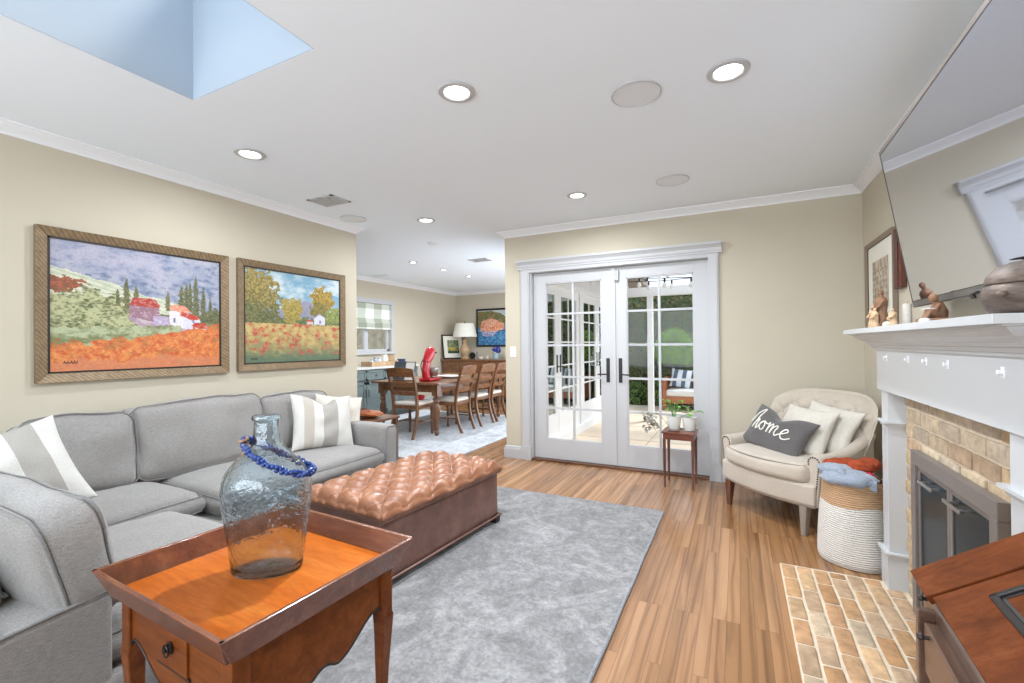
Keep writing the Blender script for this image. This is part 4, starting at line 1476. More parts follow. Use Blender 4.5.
# ================================================================== TRAY-TOP END TABLE
et_ = thing('end_table', 'cherry wood tray-top end table with scalloped apron beside the sofa', 'table', (-1.283, 0.890, 0.012), math.radians(-3))
TW_, TD_, TZ = 0.655, 0.60, 0.648      # rim size, height above rug
bw, bd = TW_ / 2 - 0.045, TD_ / 2 - 0.045
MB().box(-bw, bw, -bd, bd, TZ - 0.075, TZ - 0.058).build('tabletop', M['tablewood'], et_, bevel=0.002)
rim = MB()
ow, od = TW_ / 2, TD_ / 2
th = 0.013
zr0 = TZ - 0.078
for sg in (-1, 1):
    rim.hexa([(-bw - 0.004, sg * bd, zr0), (bw + 0.004, sg * bd, zr0), (bw + 0.004, sg * (bd + th), zr0), (-bw - 0.004, sg * (bd + th), zr0)][::sg],
             [(-ow, sg * (od - th), TZ), (ow, sg * (od - th), TZ), (ow, sg * od, TZ), (-ow, sg * od, TZ)][::sg])
    rim.hexa([(sg * bw, -bd - 0.004, zr0), (sg * (bw + th), -bd - 0.004, zr0), (sg * (bw + th), bd + 0.004, zr0), (sg * bw, bd + 0.004, zr0)][::sg],
             [(sg * (ow - th), -od, TZ), (sg * ow, -od, TZ), (sg * ow, od, TZ), (sg * (ow - th), od, TZ)][::sg])
rim.build('tray_rim', M['tablerim'], et_, bevel=0.002)


def scallop(L, ztop, zlow, n=40, legw=0.045):
    """apron outline in (along, z): arched ends, dipping ogee toward a low centre"""
    pts = []
    for k in range(n + 1):
        t = k / n
        a = -L + 2 * L * t
        s_ = 1 - abs(2 * t - 1)            # 0 at ends .. 1 at centre
        if s_ < 0.14:
            z = zlow - 0.040 + 0.075 * math.sin(s_ / 0.14 * PI / 2)
        else:
            q = (s_ - 0.14) / 0.86
            z = zlow + 0.035 - 0.078 * (0.5 - 0.5 * math.cos(PI * min(1, q * 1.25))) + (0.018 * math.sin((q - 0.8) / 0.2 * PI / 2) if q > 0.8 else 0)
        pts.append((a, z))
    return pts + [(L, ztop), (-L, ztop)]


za = TZ - 0.078
lb, ld = bw - 0.028, bd - 0.028
for sg in (-1, 1):
    m = MB().prism(scallop(lb - 0.0, za, za - 0.152), 'y', sg * (ld + 0.004) - 0.009, sg * (ld + 0.004) + 0.009)
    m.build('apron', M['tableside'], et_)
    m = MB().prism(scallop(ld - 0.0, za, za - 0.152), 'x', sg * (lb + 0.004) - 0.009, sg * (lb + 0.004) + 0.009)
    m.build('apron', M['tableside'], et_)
bo = MB()
for sg in (-1, 1):     # dark bead along each scallop
    for pts, mk in ((scallop(lb, za, za - 0.152)[:-2], lambda a, z: (a, sg * (ld + 0.013), z + 0.004)), (scallop(ld, za, za - 0.152)[:-2], lambda a, z: (sg * (lb + 0.013), a, z + 0.004))):
        bo.tube([mk(a, z) for a, z in pts], 0.0035, 6)
bo.build('apron_bead', M['dark'], et_, smooth=True)
for sx in (-1, 1):
    for sy in (-1, 1):
        m = MB()
        X0, Y0 = sx * lb, sy * ld
        prev = None
        secs = [(za, 0.022, 0), (za - 0.145, 0.022, 0), (za - 0.155, 0.0235, 0.0015), (za - 0.20, 0.021, 0.001), (za - 0.32, 0.016, -0.002), (za - 0.46, 0.0125, -0.004), (0.03, 0.012, 0.002), (0.0, 0.016, 0.006)]
        for (z, hw, off) in secs:
            q = [(X0 + sx * off + a * hw, Y0 + sy * off + b * hw, z) for a, b in ((-1, -1), (1, -1), (1, 1), (-1, 1))]
            if prev:
                m.add(prev + q, [(0, 1, 5, 4)[::-1], (1, 2, 6, 5)[::-1], (2, 3, 7, 6)[::-1], (3, 0, 4, 7)[::-1]])
            else:
                m.add(q, [(0, 1, 2, 3)])
            prev = q
        m.add(prev, [(3, 2, 1, 0)])
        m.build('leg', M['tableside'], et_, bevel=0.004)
dr = MB().box(-0.075, 0.075, -ld - 0.020, -ld - 0.008, za - 0.118, za - 0.012)
dro = dr.build('drawer', M['tableside'], et_, bevel=0.002)
MB().box(-0.083, -0.075, -ld - 0.016, -ld - 0.004, za - 0.126, za - 0.006).box(-0.083, 0.083, -ld - 0.017, -ld - 0.004, za - 0.126, za - 0.118).build('drawer_gap', M['dark'], et_)
kb = MB().lathe([(0.001, 0), (0.014, 0.001), (0.016, 0.004), (0.008, 0.007), (0.006, 0.016), (0.001, 0.017)], 16, T=TR((0, -ld - 0.020, za - 0.062), rx=PI / 2))
kb.tube([(0.013 * math.cos(a), -ld - 0.032, za - 0.066 + 0.015 * math.sin(a)) for a in [k * PI / 8 for k in range(16)]], 0.0022, 6, closed=True)
kb.build('ring_pull', M['oilbronze'], dro, smooth=True)

# ------------------------------------------------------------------ glass demijohn with beads
BT = Vector((-1.213, 0.845, 0.612))
bz = 0.012 + TZ - 0.058
brz = math.radians(32)
bo_ = thing('glass_demijohn', 'large blue-grey seeded glass bottle standing on the end table', 'bottle', (-1.292, 0.905, bz + 0.001), brz)
prof = [(0.001, 0.006), (0.06, 0.002), (0.093, 0.0), (0.101, 0.006), (0.104, 0.03), (0.112, 0.09), (0.122, 0.16), (0.130, 0.225), (0.129, 0.262), (0.120, 0.292), (0.098, 0.324), (0.070, 0.352), (0.048, 0.376), (0.040, 0.400), (0.037, 0.43), (0.036, 0.452), (0.042, 0.455), (0.042, 0.466), (0.037, 0.469)]
sm_ = curve_pts([(a, b, 0) for a, b in prof], 4)
outer = [(max(0.0005, p[0]), p[1]) for p in sm_]
inner = [(max(0.0005, r_ - 0.0035), z + (0.006 if z < 0.02 else 0)) for r_, z in outer if True][::-1]
bm2 = MB().lathe(outer + inner, 56, sx=1.0, sy=0.68, cap=False)
n_ = len(outer) + len(inner)
bm2.build('glass_body', M['bottle'], bo_, smooth=True, angle=75)
gd = thing('bead_garland', 'twisted cobalt blue bead garland looped around the bottle neck', 'bead garland', (-1.292, 0.905, bz + 0.30), brz)
g = MB()
for s2 in (0, 1):
    nB = 50
    for k in range(nB):
        a = 2 * PI * k / nB
        cx_ = 0.036 + 0.0
        x = cx_ + 0.100 * math.cos(a)
        y = 0.066 * math.sin(a)
        # slope from the neck (left, high) to the shoulder (right, low)
        z = 0.098 - (x + 0.064) * 0.50 - 0.018 * abs(math.sin(a))
        tw = a * 6 + s2 * PI
        # keep outside of the glass surface
        zz = z + 0.30
        rr_ = 0.036
        for (r1, h1), (r2, h2) in zip(outer[:-1], outer[1:]):
            if h1 <= zz <= h2 and h2 > h1:
                rr_ = r1 + (r2 - r1) * (zz - h1) / (h2 - h1)
        d = math.hypot(x, y / 0.68)
        need = rr_ + 0.011
        if d < need:
            x, y = x * need / d, y * need / d
        g.ball((x + 0.004 * math.cos(tw), y + 0.004 * math.cos(tw) * math.sin(a), z + 0.006 * math.sin(tw)), 0.0076, 10, 7)
g.build('bead_strand', M['blue'], gd, smooth=True)
MB().tube([(-0.058 + 0.012 * math.cos(k), 0.012 * math.sin(k) - 0.02, 0.088 + 0.0022 * k) for k in [j * 0.7 for j in range(12)]], 0.0035, 6).tube([(-0.052, -0.034, 0.09), (-0.045, -0.040, 0.07), (-0.050, -0.043, 0.06)], 0.004, 6).build('jute_tie', M['rope'], gd, smooth=True)
# ================================================================== FIREPLACE
fp = thing('fireplace', 'white painted fireplace mantel with tan brick surround and brick hearth', 'fireplace', (0.76, 2.33, 0))
F = dict(parent=fp, W=True)
FX = 0.675                # frieze plane
YN, YF = 1.60, 3.065
BXX = 0.757               # brick face
MB().box(FX, XR - 0.001, YN, YF, 1.022, 1.245).box(BXX + 0.02, XR - 0.001, 1.66, 2.95, 0.0, 1.03).build('frieze', M['mantel'], bevel=0.002, **F)
MB().box(0.545, XR - 0.001, YN - 0.125, YF + 0.095, 1.318, 1.343).build('mantel_shelf', M['mantel'], bevel=0.002, **F)
mp = [(0, 1.235), (0.012, 1.235), (0.012, 1.243), (0.018, 1.246), (0.022, 1.258), (0.034, 1.262), (0.038, 1.272), (0.052, 1.280), (0.072, 1.290), (0.088, 1.306), (0.092, 1.312), (0.105, 1.314), (0.105, 1.319), (0, 1.319)]
cm = MB()


def moulding_run(m, a, b, n, e0, e1, prof):
    d = Vector((b[0] - a[0], b[1] - a[1], 0)).normalized()
    n = Vector((*n, 0))
    va = [Vector((a[0], a[1], 0)) - d * (o * e0) + n * o + Vector((0, 0, z)) for o, z in prof]
    vb = [Vector((b[0], b[1], 0)) + d * (o * e1) + n * o + Vector((0, 0, z)) for o, z in prof]
    k = len(prof)
    m.add(va + vb, [tuple(range(k)), tuple(range(k, 2 * k))[::-1]] + [(i, i + k, (i + 1) % k + k, (i + 1) % k) for i in range(k)])


moulding_run(cm, (FX, YN), (FX, YF), (-1, 0), 1, 0.8, mp)
moulding_run(cm, (XR - 0.001, YN), (FX, YN), (0, -1), 0, 1, mp)
moulding_run(cm, (FX, YF), (XR - 0.001, YF), (0, 1), 0.8, 0, [(o * 0.8, z) for o, z in mp])
cm.build('crown_moulding', M['mantel'], **F)
for (a, b) in ((2.943, 3.042), (1.665, 1.775)):
    m = MB()
    m.box(0.688, XR - 0.001, a, b, 0.16, 1.022)
    m.box(0.679, XR - 0.001, a - 0.009, b + 0.009, 0.0, 0.19)
    p = m.build('pilaster', M['mantel'], bevel=0.0015, **F)
    for z in (0.862, 0.19):
        q = MB()
        pr_ = [(0.0, z - 0.022), (0.006, z - 0.022), (0.010, z - 0.010), (0.022, z - 0.004), (0.022, z + 0.006), (0.0, z + 0.006)]
        moulding_run(q, (0.688, a), (0.688, b), (-1, 0), 1, 1, pr_)
        moulding_run(q, (XR - 0.17, a), (0.688, a), (0, -1), 0, 1, pr_)
        moulding_run(q, (0.688, b), (XR - 0.17, b), (0, 1), 1, 0, pr_)
        q.v = [tuple(MATX[fp.name].inverted() @ Vector(v_)) for v_ in q.v]
        q.build('band_moulding', M['mantel'], p)

BR = [(206, 184, 154), (200, 174, 142), (192, 164, 134), (214, 194, 166), (186, 158, 130), (198, 180, 158), (172, 152, 136), (206, 178, 140)]


def brick_block(m, x0, x1, y0, y1, z0, z1, palette, jit=0.004, n=3):
    """a worn brick: rounded box with its own tone"""
    c0 = rnd.choice(palette)
    f = rnd.uniform(0.93, 1.05)
    col = linear_rgb(tuple(min(255, k * f) for k in c0))
    h = Vector(((x1 - x0) / 2, (y1 - y0) / 2, (z1 - z0) / 2))
    ctr = Vector(((x0 + x1) / 2, (y0 + y1) / 2, (z0 + z1) / 2))
    b = len(m.v)
    mm = MB().cushion(tuple(h * 2), 0.006, (0, 0, 0), None, 4, jit, rnd.uniform(0, 99))
    m.add([Vector(p) + ctr for p in mm.v], mm.f, col)


# brick surround (real bricks on a mortar bed)
bs = MB()
row, ln = 0.073, 0.205
z = 0.004
k = 0
while z < 1.02:
    y = 1.70 - (0.1 if k % 2 else 0.0)
    while y < 2.96:
        a, b = max(1.70, y + 0.005), min(2.945, y + ln - 0.005)
        zt_ = min(1.024, z + row - 0.010)
        if b - a > 0.02 and not (a < 2.66 and b > 2.02 and z < 0.66 and True):
            brick_block(bs, BXX, BXX + 0.04, a, b, z, zt_, BR)
        elif b - a > 0.02:
            # pieces left of / right of the firebox
            for (aa, bb) in ((a, min(b, 2.02)), (max(a, 2.66), b)):
                if bb - aa > 0.02:
                    brick_block(bs, BXX, BXX + 0.04, aa, bb, z, zt_, BR)
        y += ln
    z += row
    k += 1
bs.build('brick_surround', M['brick'], smooth=True, angle=50, **F)
mo = MB().box(BXX + 0.008, BXX + 0.03, 1.70, 2.02, 0, 1.024).box(BXX + 0.008, BXX + 0.03, 2.66, 2.945, 0, 1.024).box(BXX + 0.008, BXX + 0.03, 2.02, 2.66, 0.62, 1.024)
mo.build('surround_mortar', M['mortar'], **F)
hb = MB()
HX0, HX1, HY0, HY1 = 0.205, 0.757, 1.25, 3.02
HP = [(202, 162, 122), (196, 152, 112), (210, 174, 134), (180, 138, 98), (196, 166, 136), (204, 180, 152), (186, 156, 126), (198, 156, 114)]
x, k = HX0 + 0.006, 0
cw = 0.0765
while x < HX1 - 0.03:
    y = HY0 - (0.105 if k % 2 else 0)
    while y < HY1:
        a, b = max(HY0, y), min(HY1 - 0.004, y + 0.20)
        x1_ = min(HX1, x + cw - 0.011)
        if b - a > 0.025 and not (x1_ > 0.675 and a < 3.05 and b > 2.93):
            brick_block(hb, x, x1_, a, b - 0.011, -0.01, 0.014, HP, 0.003)
        elif b - a > 0.025 and a < 2.9:
            brick_block(hb, x, x1_, a, 2.925, -0.01, 0.014, HP, 0.003)
        y += 0.20
    x += cw
    k += 1
hb.build('hearth_bricks', M['brick'], smooth=True, angle=50, **F)
MB().box(HX0, 0.76, HY0, HY1, -0.01, 0.009).build('hearth_mortar', M['mortar'], **F)
for y, z in ((2.885, 1.195), (2.566, 1.197), (2.350, 1.197), (2.145, 1.194), (1.770, 1.188)):
    m = MB().box(FX - 0.002, FX, y - 0.010, y + 0.010, z - 0.016, z + 0.016)
    m.lathe([(0.001, 0), (0.007, 0), (0.006, 0.004), (0.008, 0.008), (0.008, 0.011), (0.001, 0.013)], 14, T=TR((FX - 0.002, y, z), ry=-PI / 2))
    m.build('clear_hook', M['hook'], bevel=0.001, **F)

# firebox: sooty chamber behind the doors
fs = thing('fireplace_screen', 'bronzed metal fireplace screen with two smoked glass doors', 'fireplace screen', (0.73, 2.38, 0))
FS = dict(parent=fs, W=True)
fy0, fy1, fz0, fz1 = 1.945, 2.735, 0.016, 0.772
x0, x1 = 0.722, 0.7555
fb = 0.052
m = MB()
m.box(x0, x1, fy0, fy0 + fb, fz0, fz1 - fb - 0.01).box(x0, x1, fy1 - fb, fy1, fz0, fz1 - fb - 0.01).box(x0, x1, fy0, fy1, fz1 - fb - 0.01, fz1).box(x0, x1, fy0 + fb, fy1 - fb, fz0, fz0 + 0.035)
m.build('outer_frame', M['firebrush'], bevel=0.003, **FS)
ym = (fy0 + fy1) / 2
for (a, b) in ((fy0 + fb, ym - 0.002), (ym + 0.002, fy1 - fb)):
    d = MB()
    za_, zb_ = fz0 + 0.04, fz1 - fb - 0.012
    w_ = 0.022
    xx = x0 + 0.012
    d.box(xx, xx + 0.014, a, a + w_, za_, zb_).box(xx, xx + 0.014, b - w_, b, za_, zb_).box(xx, xx + 0.014, a + w_, b - w_, zb_ - w_, zb_).box(xx, xx + 0.014, a + w_, b - w_, za_, za_ + w_)
    do = d.build('door', M['firebrush'], bevel=0.002, **FS)
    iv = MATX[fs.name].inverted()
    e = MB().box(xx + 0.005, xx + 0.009, a + w_, b - w_, za_ + w_, zb_ - w_)
    e.v = [tuple(iv @ Vector(v_)) for v_ in e.v]
    e.build('smoked_glass', M['fireglass'], do)
    hy = (a + b) / 2 + (0.06 if a < 2.3 else -0.02)
    e = MB()
    e.box(x0 - 0.022, x0 - 0.014, hy - 0.075, hy + 0.075, zb_ - 0.050, zb_ - 0.036).box(x0 - 0.016, xx, hy - 0.06, hy - 0.045, zb_ - 0.048, zb_ - 0.038).box(x0 - 0.016, xx, hy + 0.045, hy + 0.06, zb_ - 0.048, zb_ - 0.038)
    e.v = [tuple(iv @ Vector(v_)) for v_ in e.v]
    e.build('door_handle', M['steel'], do, bevel=0.002)
MB().box(0.80, 0.90, 1.99, 2.70, 0.0, 0.02).box(0.885, 0.90, 1.99, 2.70, 0.02, 0.62).box(0.80, 0.90, 1.99, 2.70, 0.62, 0.64).build('firebox', M['dark'], **F)

# ================================================================== TELEVISION
tvw, tvh = 1.44, 0.825
tilt = math.radians(9.0)
tv = thing('television', 'large flat television tilted down above the mantel, screen reflecting the room', 'television', (0.802, 2.240, 1.448), math.radians(-1.0))
T = Matrix.Rotation(-tilt, 4, 'Y')           # top leans toward the room (-x)
MB().box(-0.010, 0.030, -tvw / 2, tvw / 2, 0.0, tvh, T).build('housing', M['tvframe'], tv, bevel=0.003)
MB().box(-0.0125, -0.0101, -tvw / 2, tvw / 2, tvh - 0.017, tvh, T).build('top_trim', M['tvframe'], tv)
MB().box(-0.0115, -0.0101, -tvw / 2 + 0.001, tvw / 2 - 0.001, 0.002, tvh - 0.0175, T).build('bezel', M['tvdark'], tv)
MB().box(-0.0135, -0.0112, -tvw / 2 + 0.024, tvw / 2 - 0.026, 0.034, tvh - 0.024, T).build('screen', M['tv'], tv)
MB().box(-0.0135, -0.0112, -tvw / 2 + 0.009, tvw / 2 - 0.009, 0.006, 0.030, T).build('speaker_bar', plain('tv_lower_bar', (110, 108, 106), 0.3, 0.6), tv)
MB().box(0.03, 0.055, -0.35, 0.35, 0.12, 0.52, T).box(0.05, 0.092, -0.06, 0.06, 0.22, 0.30).build('wall_mount', M['black'], tv)

# ------------------------------------------------------------------ things on the mantel
SZ = 1.344


def figure(m, x, y, z, h, s=1.0, head=0.13, bow=0.0, lean=0.0):
    """small carved robed figure: hem to shoulders, neck, bowed head"""
    r = h * 0.17 * s
    body_ = [(r * 1.05, 0), (r * 1.1, 0.02 * h), (r * 0.95, 0.25 * h), (r * 0.78, 0.45 * h), (r * 0.88, 0.62 * h), (r * 0.90, 0.72 * h), (r * 0.62, 0.79 * h), (r * 0.30, 0.82 * h), (r * 0.28, 0.86 * h)]
    sh = Matrix(((1, 0, lean, 0), (0, 1, bow, 0), (0, 0, 1, 0), (0, 0, 0, 1)))
    T_ = Matrix.Translation((x, y, z)) @ sh
    m.lathe([(a, b) for a, b in body_], 18, sx=0.8, T=T_)
    m.ball((0, 0.01 * h, 0.92 * h), (h * 0.062, h * 0.07, h * 0.08), 12, 8, T=T_)
    for sg in (-1, 1):
        m.tube([(0, sg * r * 0.85, 0.70 * h), (-r * 0.5, sg * r * 0.98, 0.56 * h), (-r * 0.95, sg * r * 0.35, 0.50 * h)], [r * 0.26, r * 0.22, r * 0.17], 8, T=T_)
    return m


t = thing('parent_figurine', 'carved figurine of an adult embracing a child at the far end of the mantel', 'figurine', (0.70, 3.055, SZ))
figure(MB(), 0.0, 0.01, 0, 0.215, 1.05, bow=0.06).build('adult', M['resin2'], t, smooth=True, angle=60)
m = MB()
figure(m, -0.030, 0.048, 0, 0.135, 1.15)
figure(m, -0.035, -0.015, 0, 0.115, 1.2)
m.build('child', M['resin'], t, smooth=True, angle=60)
t = thing('family_figurine', 'small low cluster of carved white and brown figures on the mantel', 'figurine', (0.70, 2.885, SZ))
m = MB()
figure(m, 0, -0.022, 0, 0.10, 1.35, bow=0.15)
figure(m, 0.006, 0.030, 0, 0.082, 1.4, bow=-0.1)
m.build('figures', M['resin'], t, smooth=True, angle=60)
m = MB().cushion((0.03, 0.05, 0.032), 0.012, (0, 0, 0.002), TR((-0.022, 0.0, 0.017)), 6)
m.build('white_lap', M['cream'], t, smooth=True)
# seated reading figure, a solid stand-in for a reflection in the television
t = thing('reflection_figurine', 'small carved figure seated with knees up reading, standing in for a reflection in the television', 'figurine', (0.760, 2.55, SZ))
m = MB()
m.tube([(0.020, 0, 0.030), (0.024, 0, 0.060), (0.012, -0.004, 0.090), (0.002, -0.006, 0.104)], [0.026, 0.024, 0.020, 0.010], 12)
m.ball((-0.004, -0.010, 0.118), (0.017, 0.016, 0.020), 12, 8)
for sg in (-1, 1):
    m.tube([(0.018, sg * 0.012, 0.030), (-0.022, sg * 0.016 - 0.012, 0.060), (-0.040, sg * 0.014 - 0.02, 0.020), (-0.055, sg * 0.014 - 0.026, 0.012)], [0.016, 0.013, 0.010, 0.008], 10)
    m.tube([(0.012, sg * 0.026, 0.088), (-0.004, sg * 0.030, 0.066), (-0.020, sg * 0.010 - 0.01, 0.070)], [0.009, 0.008, 0.006], 8)
m.build('carved_body', M['resin2'], t, smooth=True, angle=60)
MB().box(-0.040, -0.010, -0.036, 0.004, 0.070, 0.074).build('open_book', M['ceramic'], t)
MB().cushion((0.11, 0.09, 0.032), 0.01, (0, 0, 0), TR((0, 0, 0.0165)), 6).build('plinth', M['resin2'], t, smooth=True)
t = thing('pillar_candle', 'short white pillar candle beside the framed print on the mantel', 'candle', (0.80, 3.04, SZ))
MB().lathe([(0.001, 0), (0.019, 0), (0.020, 0.004), (0.020, 0.125), (0.018, 0.130), (0.008, 0.127), (0.001, 0.125)], 24).build('wax', M['cream'], t, smooth=True)
MB().tube([(0, 0, 0.124), (0.002, 0, 0.138)], 0.0015, 6).build('wick', M['black'], t)
t = thing('glass_pebble', 'tiny clear glass pebble near the shelf edge', 'ornament', (0.60, 2.10, SZ))
MB().ball((0, 0, 0.008), (0.016, 0.022, 0.009), 14, 8).build('pebble', M['hook'], t, smooth=True)

pt_ = thing('lidded_pot', 'bronzed lidded pot with leaf finial on the near end of the mantel', 'pot', (0.665, 1.575, SZ), math.radians(10))
pt_.scale = (0.94, 0.94, 0.80)
PR = [(0.070, 0.0), (0.086, 0.004), (0.096, 0.02), (0.106, 0.05), (0.104, 0.078), (0.096, 0.094)]
MB().lathe([(0.001, 0)] + [tuple(p)[:2] for p in curve_pts([(a, b, 0) for a, b in PR], 4)] + [(0.09, 0.095), (0.001, 0.095)], 36).build('body', M['bronze'], pt_, smooth=True, angle=50)
lid = MB().lathe([(0.099, 0.095), (0.100, 0.100), (0.094, 0.124), (0.078, 0.146), (0.050, 0.163), (0.022, 0.170), (0.001, 0.171)], 36).build('lid', M['bronze'], pt_, smooth=True, angle=50)
lf = MB()
for k in range(5):
    a = k * 2 * PI / 5 + 0.3
    lf.ball((0, 0, 0), (0.026, 0.011, 0.004), 10, 6, T=Matrix.Translation((0.026 * math.cos(a), 0.026 * math.sin(a), 0.176)) @ Matrix.Rotation(a, 4, 'Z') @ Matrix.Rotation(0.15, 4, 'Y'))
lf.ball((0, 0, 0.180), 0.009, 10, 6)
lf.build('leaf_finial', M['dark'], lid, smooth=True)
for a in (math.radians(100), math.radians(205), math.radians(280)):
    hd = MB()
    hd.tube([(0.100 * math.cos(a), 0.100 * math.sin(a), 0.060), (0.112 * math.cos(a), 0.112 * math.sin(a), 0.060)], 0.005, 8)
    hd.ball((0.114 * math.cos(a), 0.114 * math.sin(a), 0.060), (0.011, 0.011, 0.010), 10, 6)
    hd.build('rosette_stud', M['bronze'], pt_, smooth=True)
a = math.radians(118)
MB().tube([(0.098 * math.cos(a), 0.098 * math.sin(a), 0.082), (0.125 * math.cos(a), 0.125 * math.sin(a), 0.088), (0.142 * math.cos(a), 0.142 * math.sin(a), 0.078), (0.138 * math.cos(a), 0.138 * math.sin(a), 0.062)], [0.009, 0.008, 0.007, 0.006], 8).build('side_handle', M['dark'], pt_, smooth=True)

# ================================================================== ARMCHAIR
ac = thing('armchair', 'cream button-tufted armchair with nailhead trim in the corner', 'armchair', (0.385, 3.995, 0), math.radians(-44.0))
NF = 24


def bowed(hw, yf, yb, bow, n=20, rc=0.05):
    """plan outline: bowed front at -y, straight sides"""
    pts = []
    for k in range(n + 1):
        u = -1 + 2 * k / n
        pts.append((hw * u * (1 - 0.0 * abs(u)), yf - bow * (1 - u * u)))
    pts += [(hw * 0.96, yb), (-hw * 0.96, yb)]
    return pts


ap = MB()
o1 = bowed(0.385, -0.325, 0.33, 0.075)
o2 = bowed(0.365, -0.305, 0.31, 0.060)
n = len(o1)
vs = [(x, y, 0.185) for x, y in o2] + [(x, y, 0.215) for x, y in o1] + [(x, y, 0.335) for x, y in o1] + [(x, y, 0.35) for x, y in o2]
ap.add(vs, [tuple(range(n))[::-1], tuple(range(3 * n, 4 * n))] + [(k * n + i, k * n + (i + 1) % n, (k + 1) * n + (i + 1) % n, (k + 1) * n + i) for k in range(3) for i in range(n)])
ap.build('seat_frame', M['chairfab'], ac, smooth=True, angle=60, bevel=0.008)


def cush_shape(p):
    # p in a box 0.66 x 0.66 x 0.13 ; bow the front
    f = max(0, -p.y / 0.33)
    return (p.x * (1 - 0.03 * f * 0), p.y - 0.085 * f * (1 - (p.x / 0.34) ** 2), p.z)


sc_ = MB().cushion((0.68, 0.62, 0.125), 0.045, (0, 0, 0.02), None, 18, 0.003, 4, cush_shape)
sc_.v = [(x, y - 0.04, z + 0.405) for x, y, z in sc_.v]
sco = sc_.build('seat_cushion', M['chairfab'], ac, smooth=True, angle=75)
pi_ = []
for k in range(25):
    u = -1 + 2 * k / 24
    pi_.append((0.322 * u, -0.04 - 0.297 - 0.085 * (1 - u * u) * 0.94 + (0.02 if abs(u) > 0.97 else 0), 0.458))
MB().tube(pi_, 0.0045, 6).build('piping', plain('grey_piping_cord', (150, 142, 134), 0.9), sco, smooth=True)

# tufted back: curved, leaning, rounded top corners
BH0, BH1 = 0.33, 0.885
bkw = 0.40


def back_front(a, b, tuft=True, front=True):
    u, v = 2 * a - 1, b
    # rounded-rectangle silhouette
    top = BH1 - 0.085 * abs(u) ** 4.5
    z = BH0 + (top - BH0) * v
    wz = bkw * (0.90 + 0.10 * min(1, v * 1.6)) * (1.0 if v < 0.8 else 1 - 0.04 * ((v - 0.8) / 0.2) ** 2)
    x = u * wz
    lean = 0.215 * ((z - BH0) / (BH1 - BH0)) ** 1.1
    wrap = -0.135 * abs(u) ** 3.0 * (1 - 0.25 * v)
    y = 0.155 + lean + wrap
    if front:
        P_, Q_ = x / 0.075 + (z - 0.03) / 0.085, x / 0.075 - (z - 0.03) / 0.085
        f = (abs(math.sin(PI * P_ / 2)) * abs(math.sin(PI * Q_ / 2))) ** 0.4 if tuft else 1
        fade = max(0, 1 - abs(u) ** 8) * max(0, 1 - v ** 14)
        e = max(abs(u) ** 10, v ** 16)
        y -= 0.050 * f * fade + 0.004 - 0.040 * e
    else:
        y += 0.085
        y -= 0.035 * max(abs(u) ** 8, v ** 12)
    return (x, y, z)


bk = MB()
nu, nv = 90, 60
bk.grid(lambda a, b: back_front(a, b), nu, nv)
bk.grid(lambda a, b: back_front(1 - a, b, False, False), nu // 2, nv // 2)
# close the edge with a rounded roll
edge_f, edge_b = [], []
for j in range(31):
    edge_f.append(back_front(0, j / 30)); edge_b.append(back_front(0, j / 30, False, False))
for i in range(1, 46):
    edge_f.append(back_front(i / 45, 1)); edge_b.append(back_front(i / 45, 1, False, False))
for j in range(1, 31):
    edge_f.append(back_front(1, 1 - j / 30)); edge_b.append(back_front(1, 1 - j / 30, False, False))
ne = len(edge_f)
vs = []
cz = Vector((0, 0, 0.6))
for k in range(7):
    f = k / 6
    for p, q in zip(edge_f, edge_b):
        P3 = Vector(p).lerp(Vector(q), f)
        o_ = Vector((P3.x / bkw, 0, max(0, (P3.z - 0.72) / 0.16)))
        o_ = o_.normalized() if o_.length > 0 else o_
        vs.append(P3 + o_ * 0.018 * math.sin(PI * f))
bk.add(vs, [(k * ne + i, k * ne + i + 1, (k + 1) * ne + i + 1, (k + 1) * ne + i)[::-1] for k in range(6) for i in range(ne - 1)])
bk.build('tufted_back', M['chairfab'], ac, smooth=True, angle=80)
for i in range(-9, 10):
    for j in range(-9, 12):
        x = 0.075 * (i + j)
        zz = 0.085 * (i - j) + 0.03
        if abs(x) < 0.33 and 0.46 < zz < 0.85:
            v = (zz - BH0) / (BH1 - 0.085 * abs(x / bkw) ** 4.5 - BH0)
            p = back_front((x / (bkw * 0.985) + 1) / 2, v)
            MB().ball((x, p[1] + 0.000, zz), (0.011, 0.008, 0.011), 8, 6).build('button', M['chairfab'], ac, smooth=True)

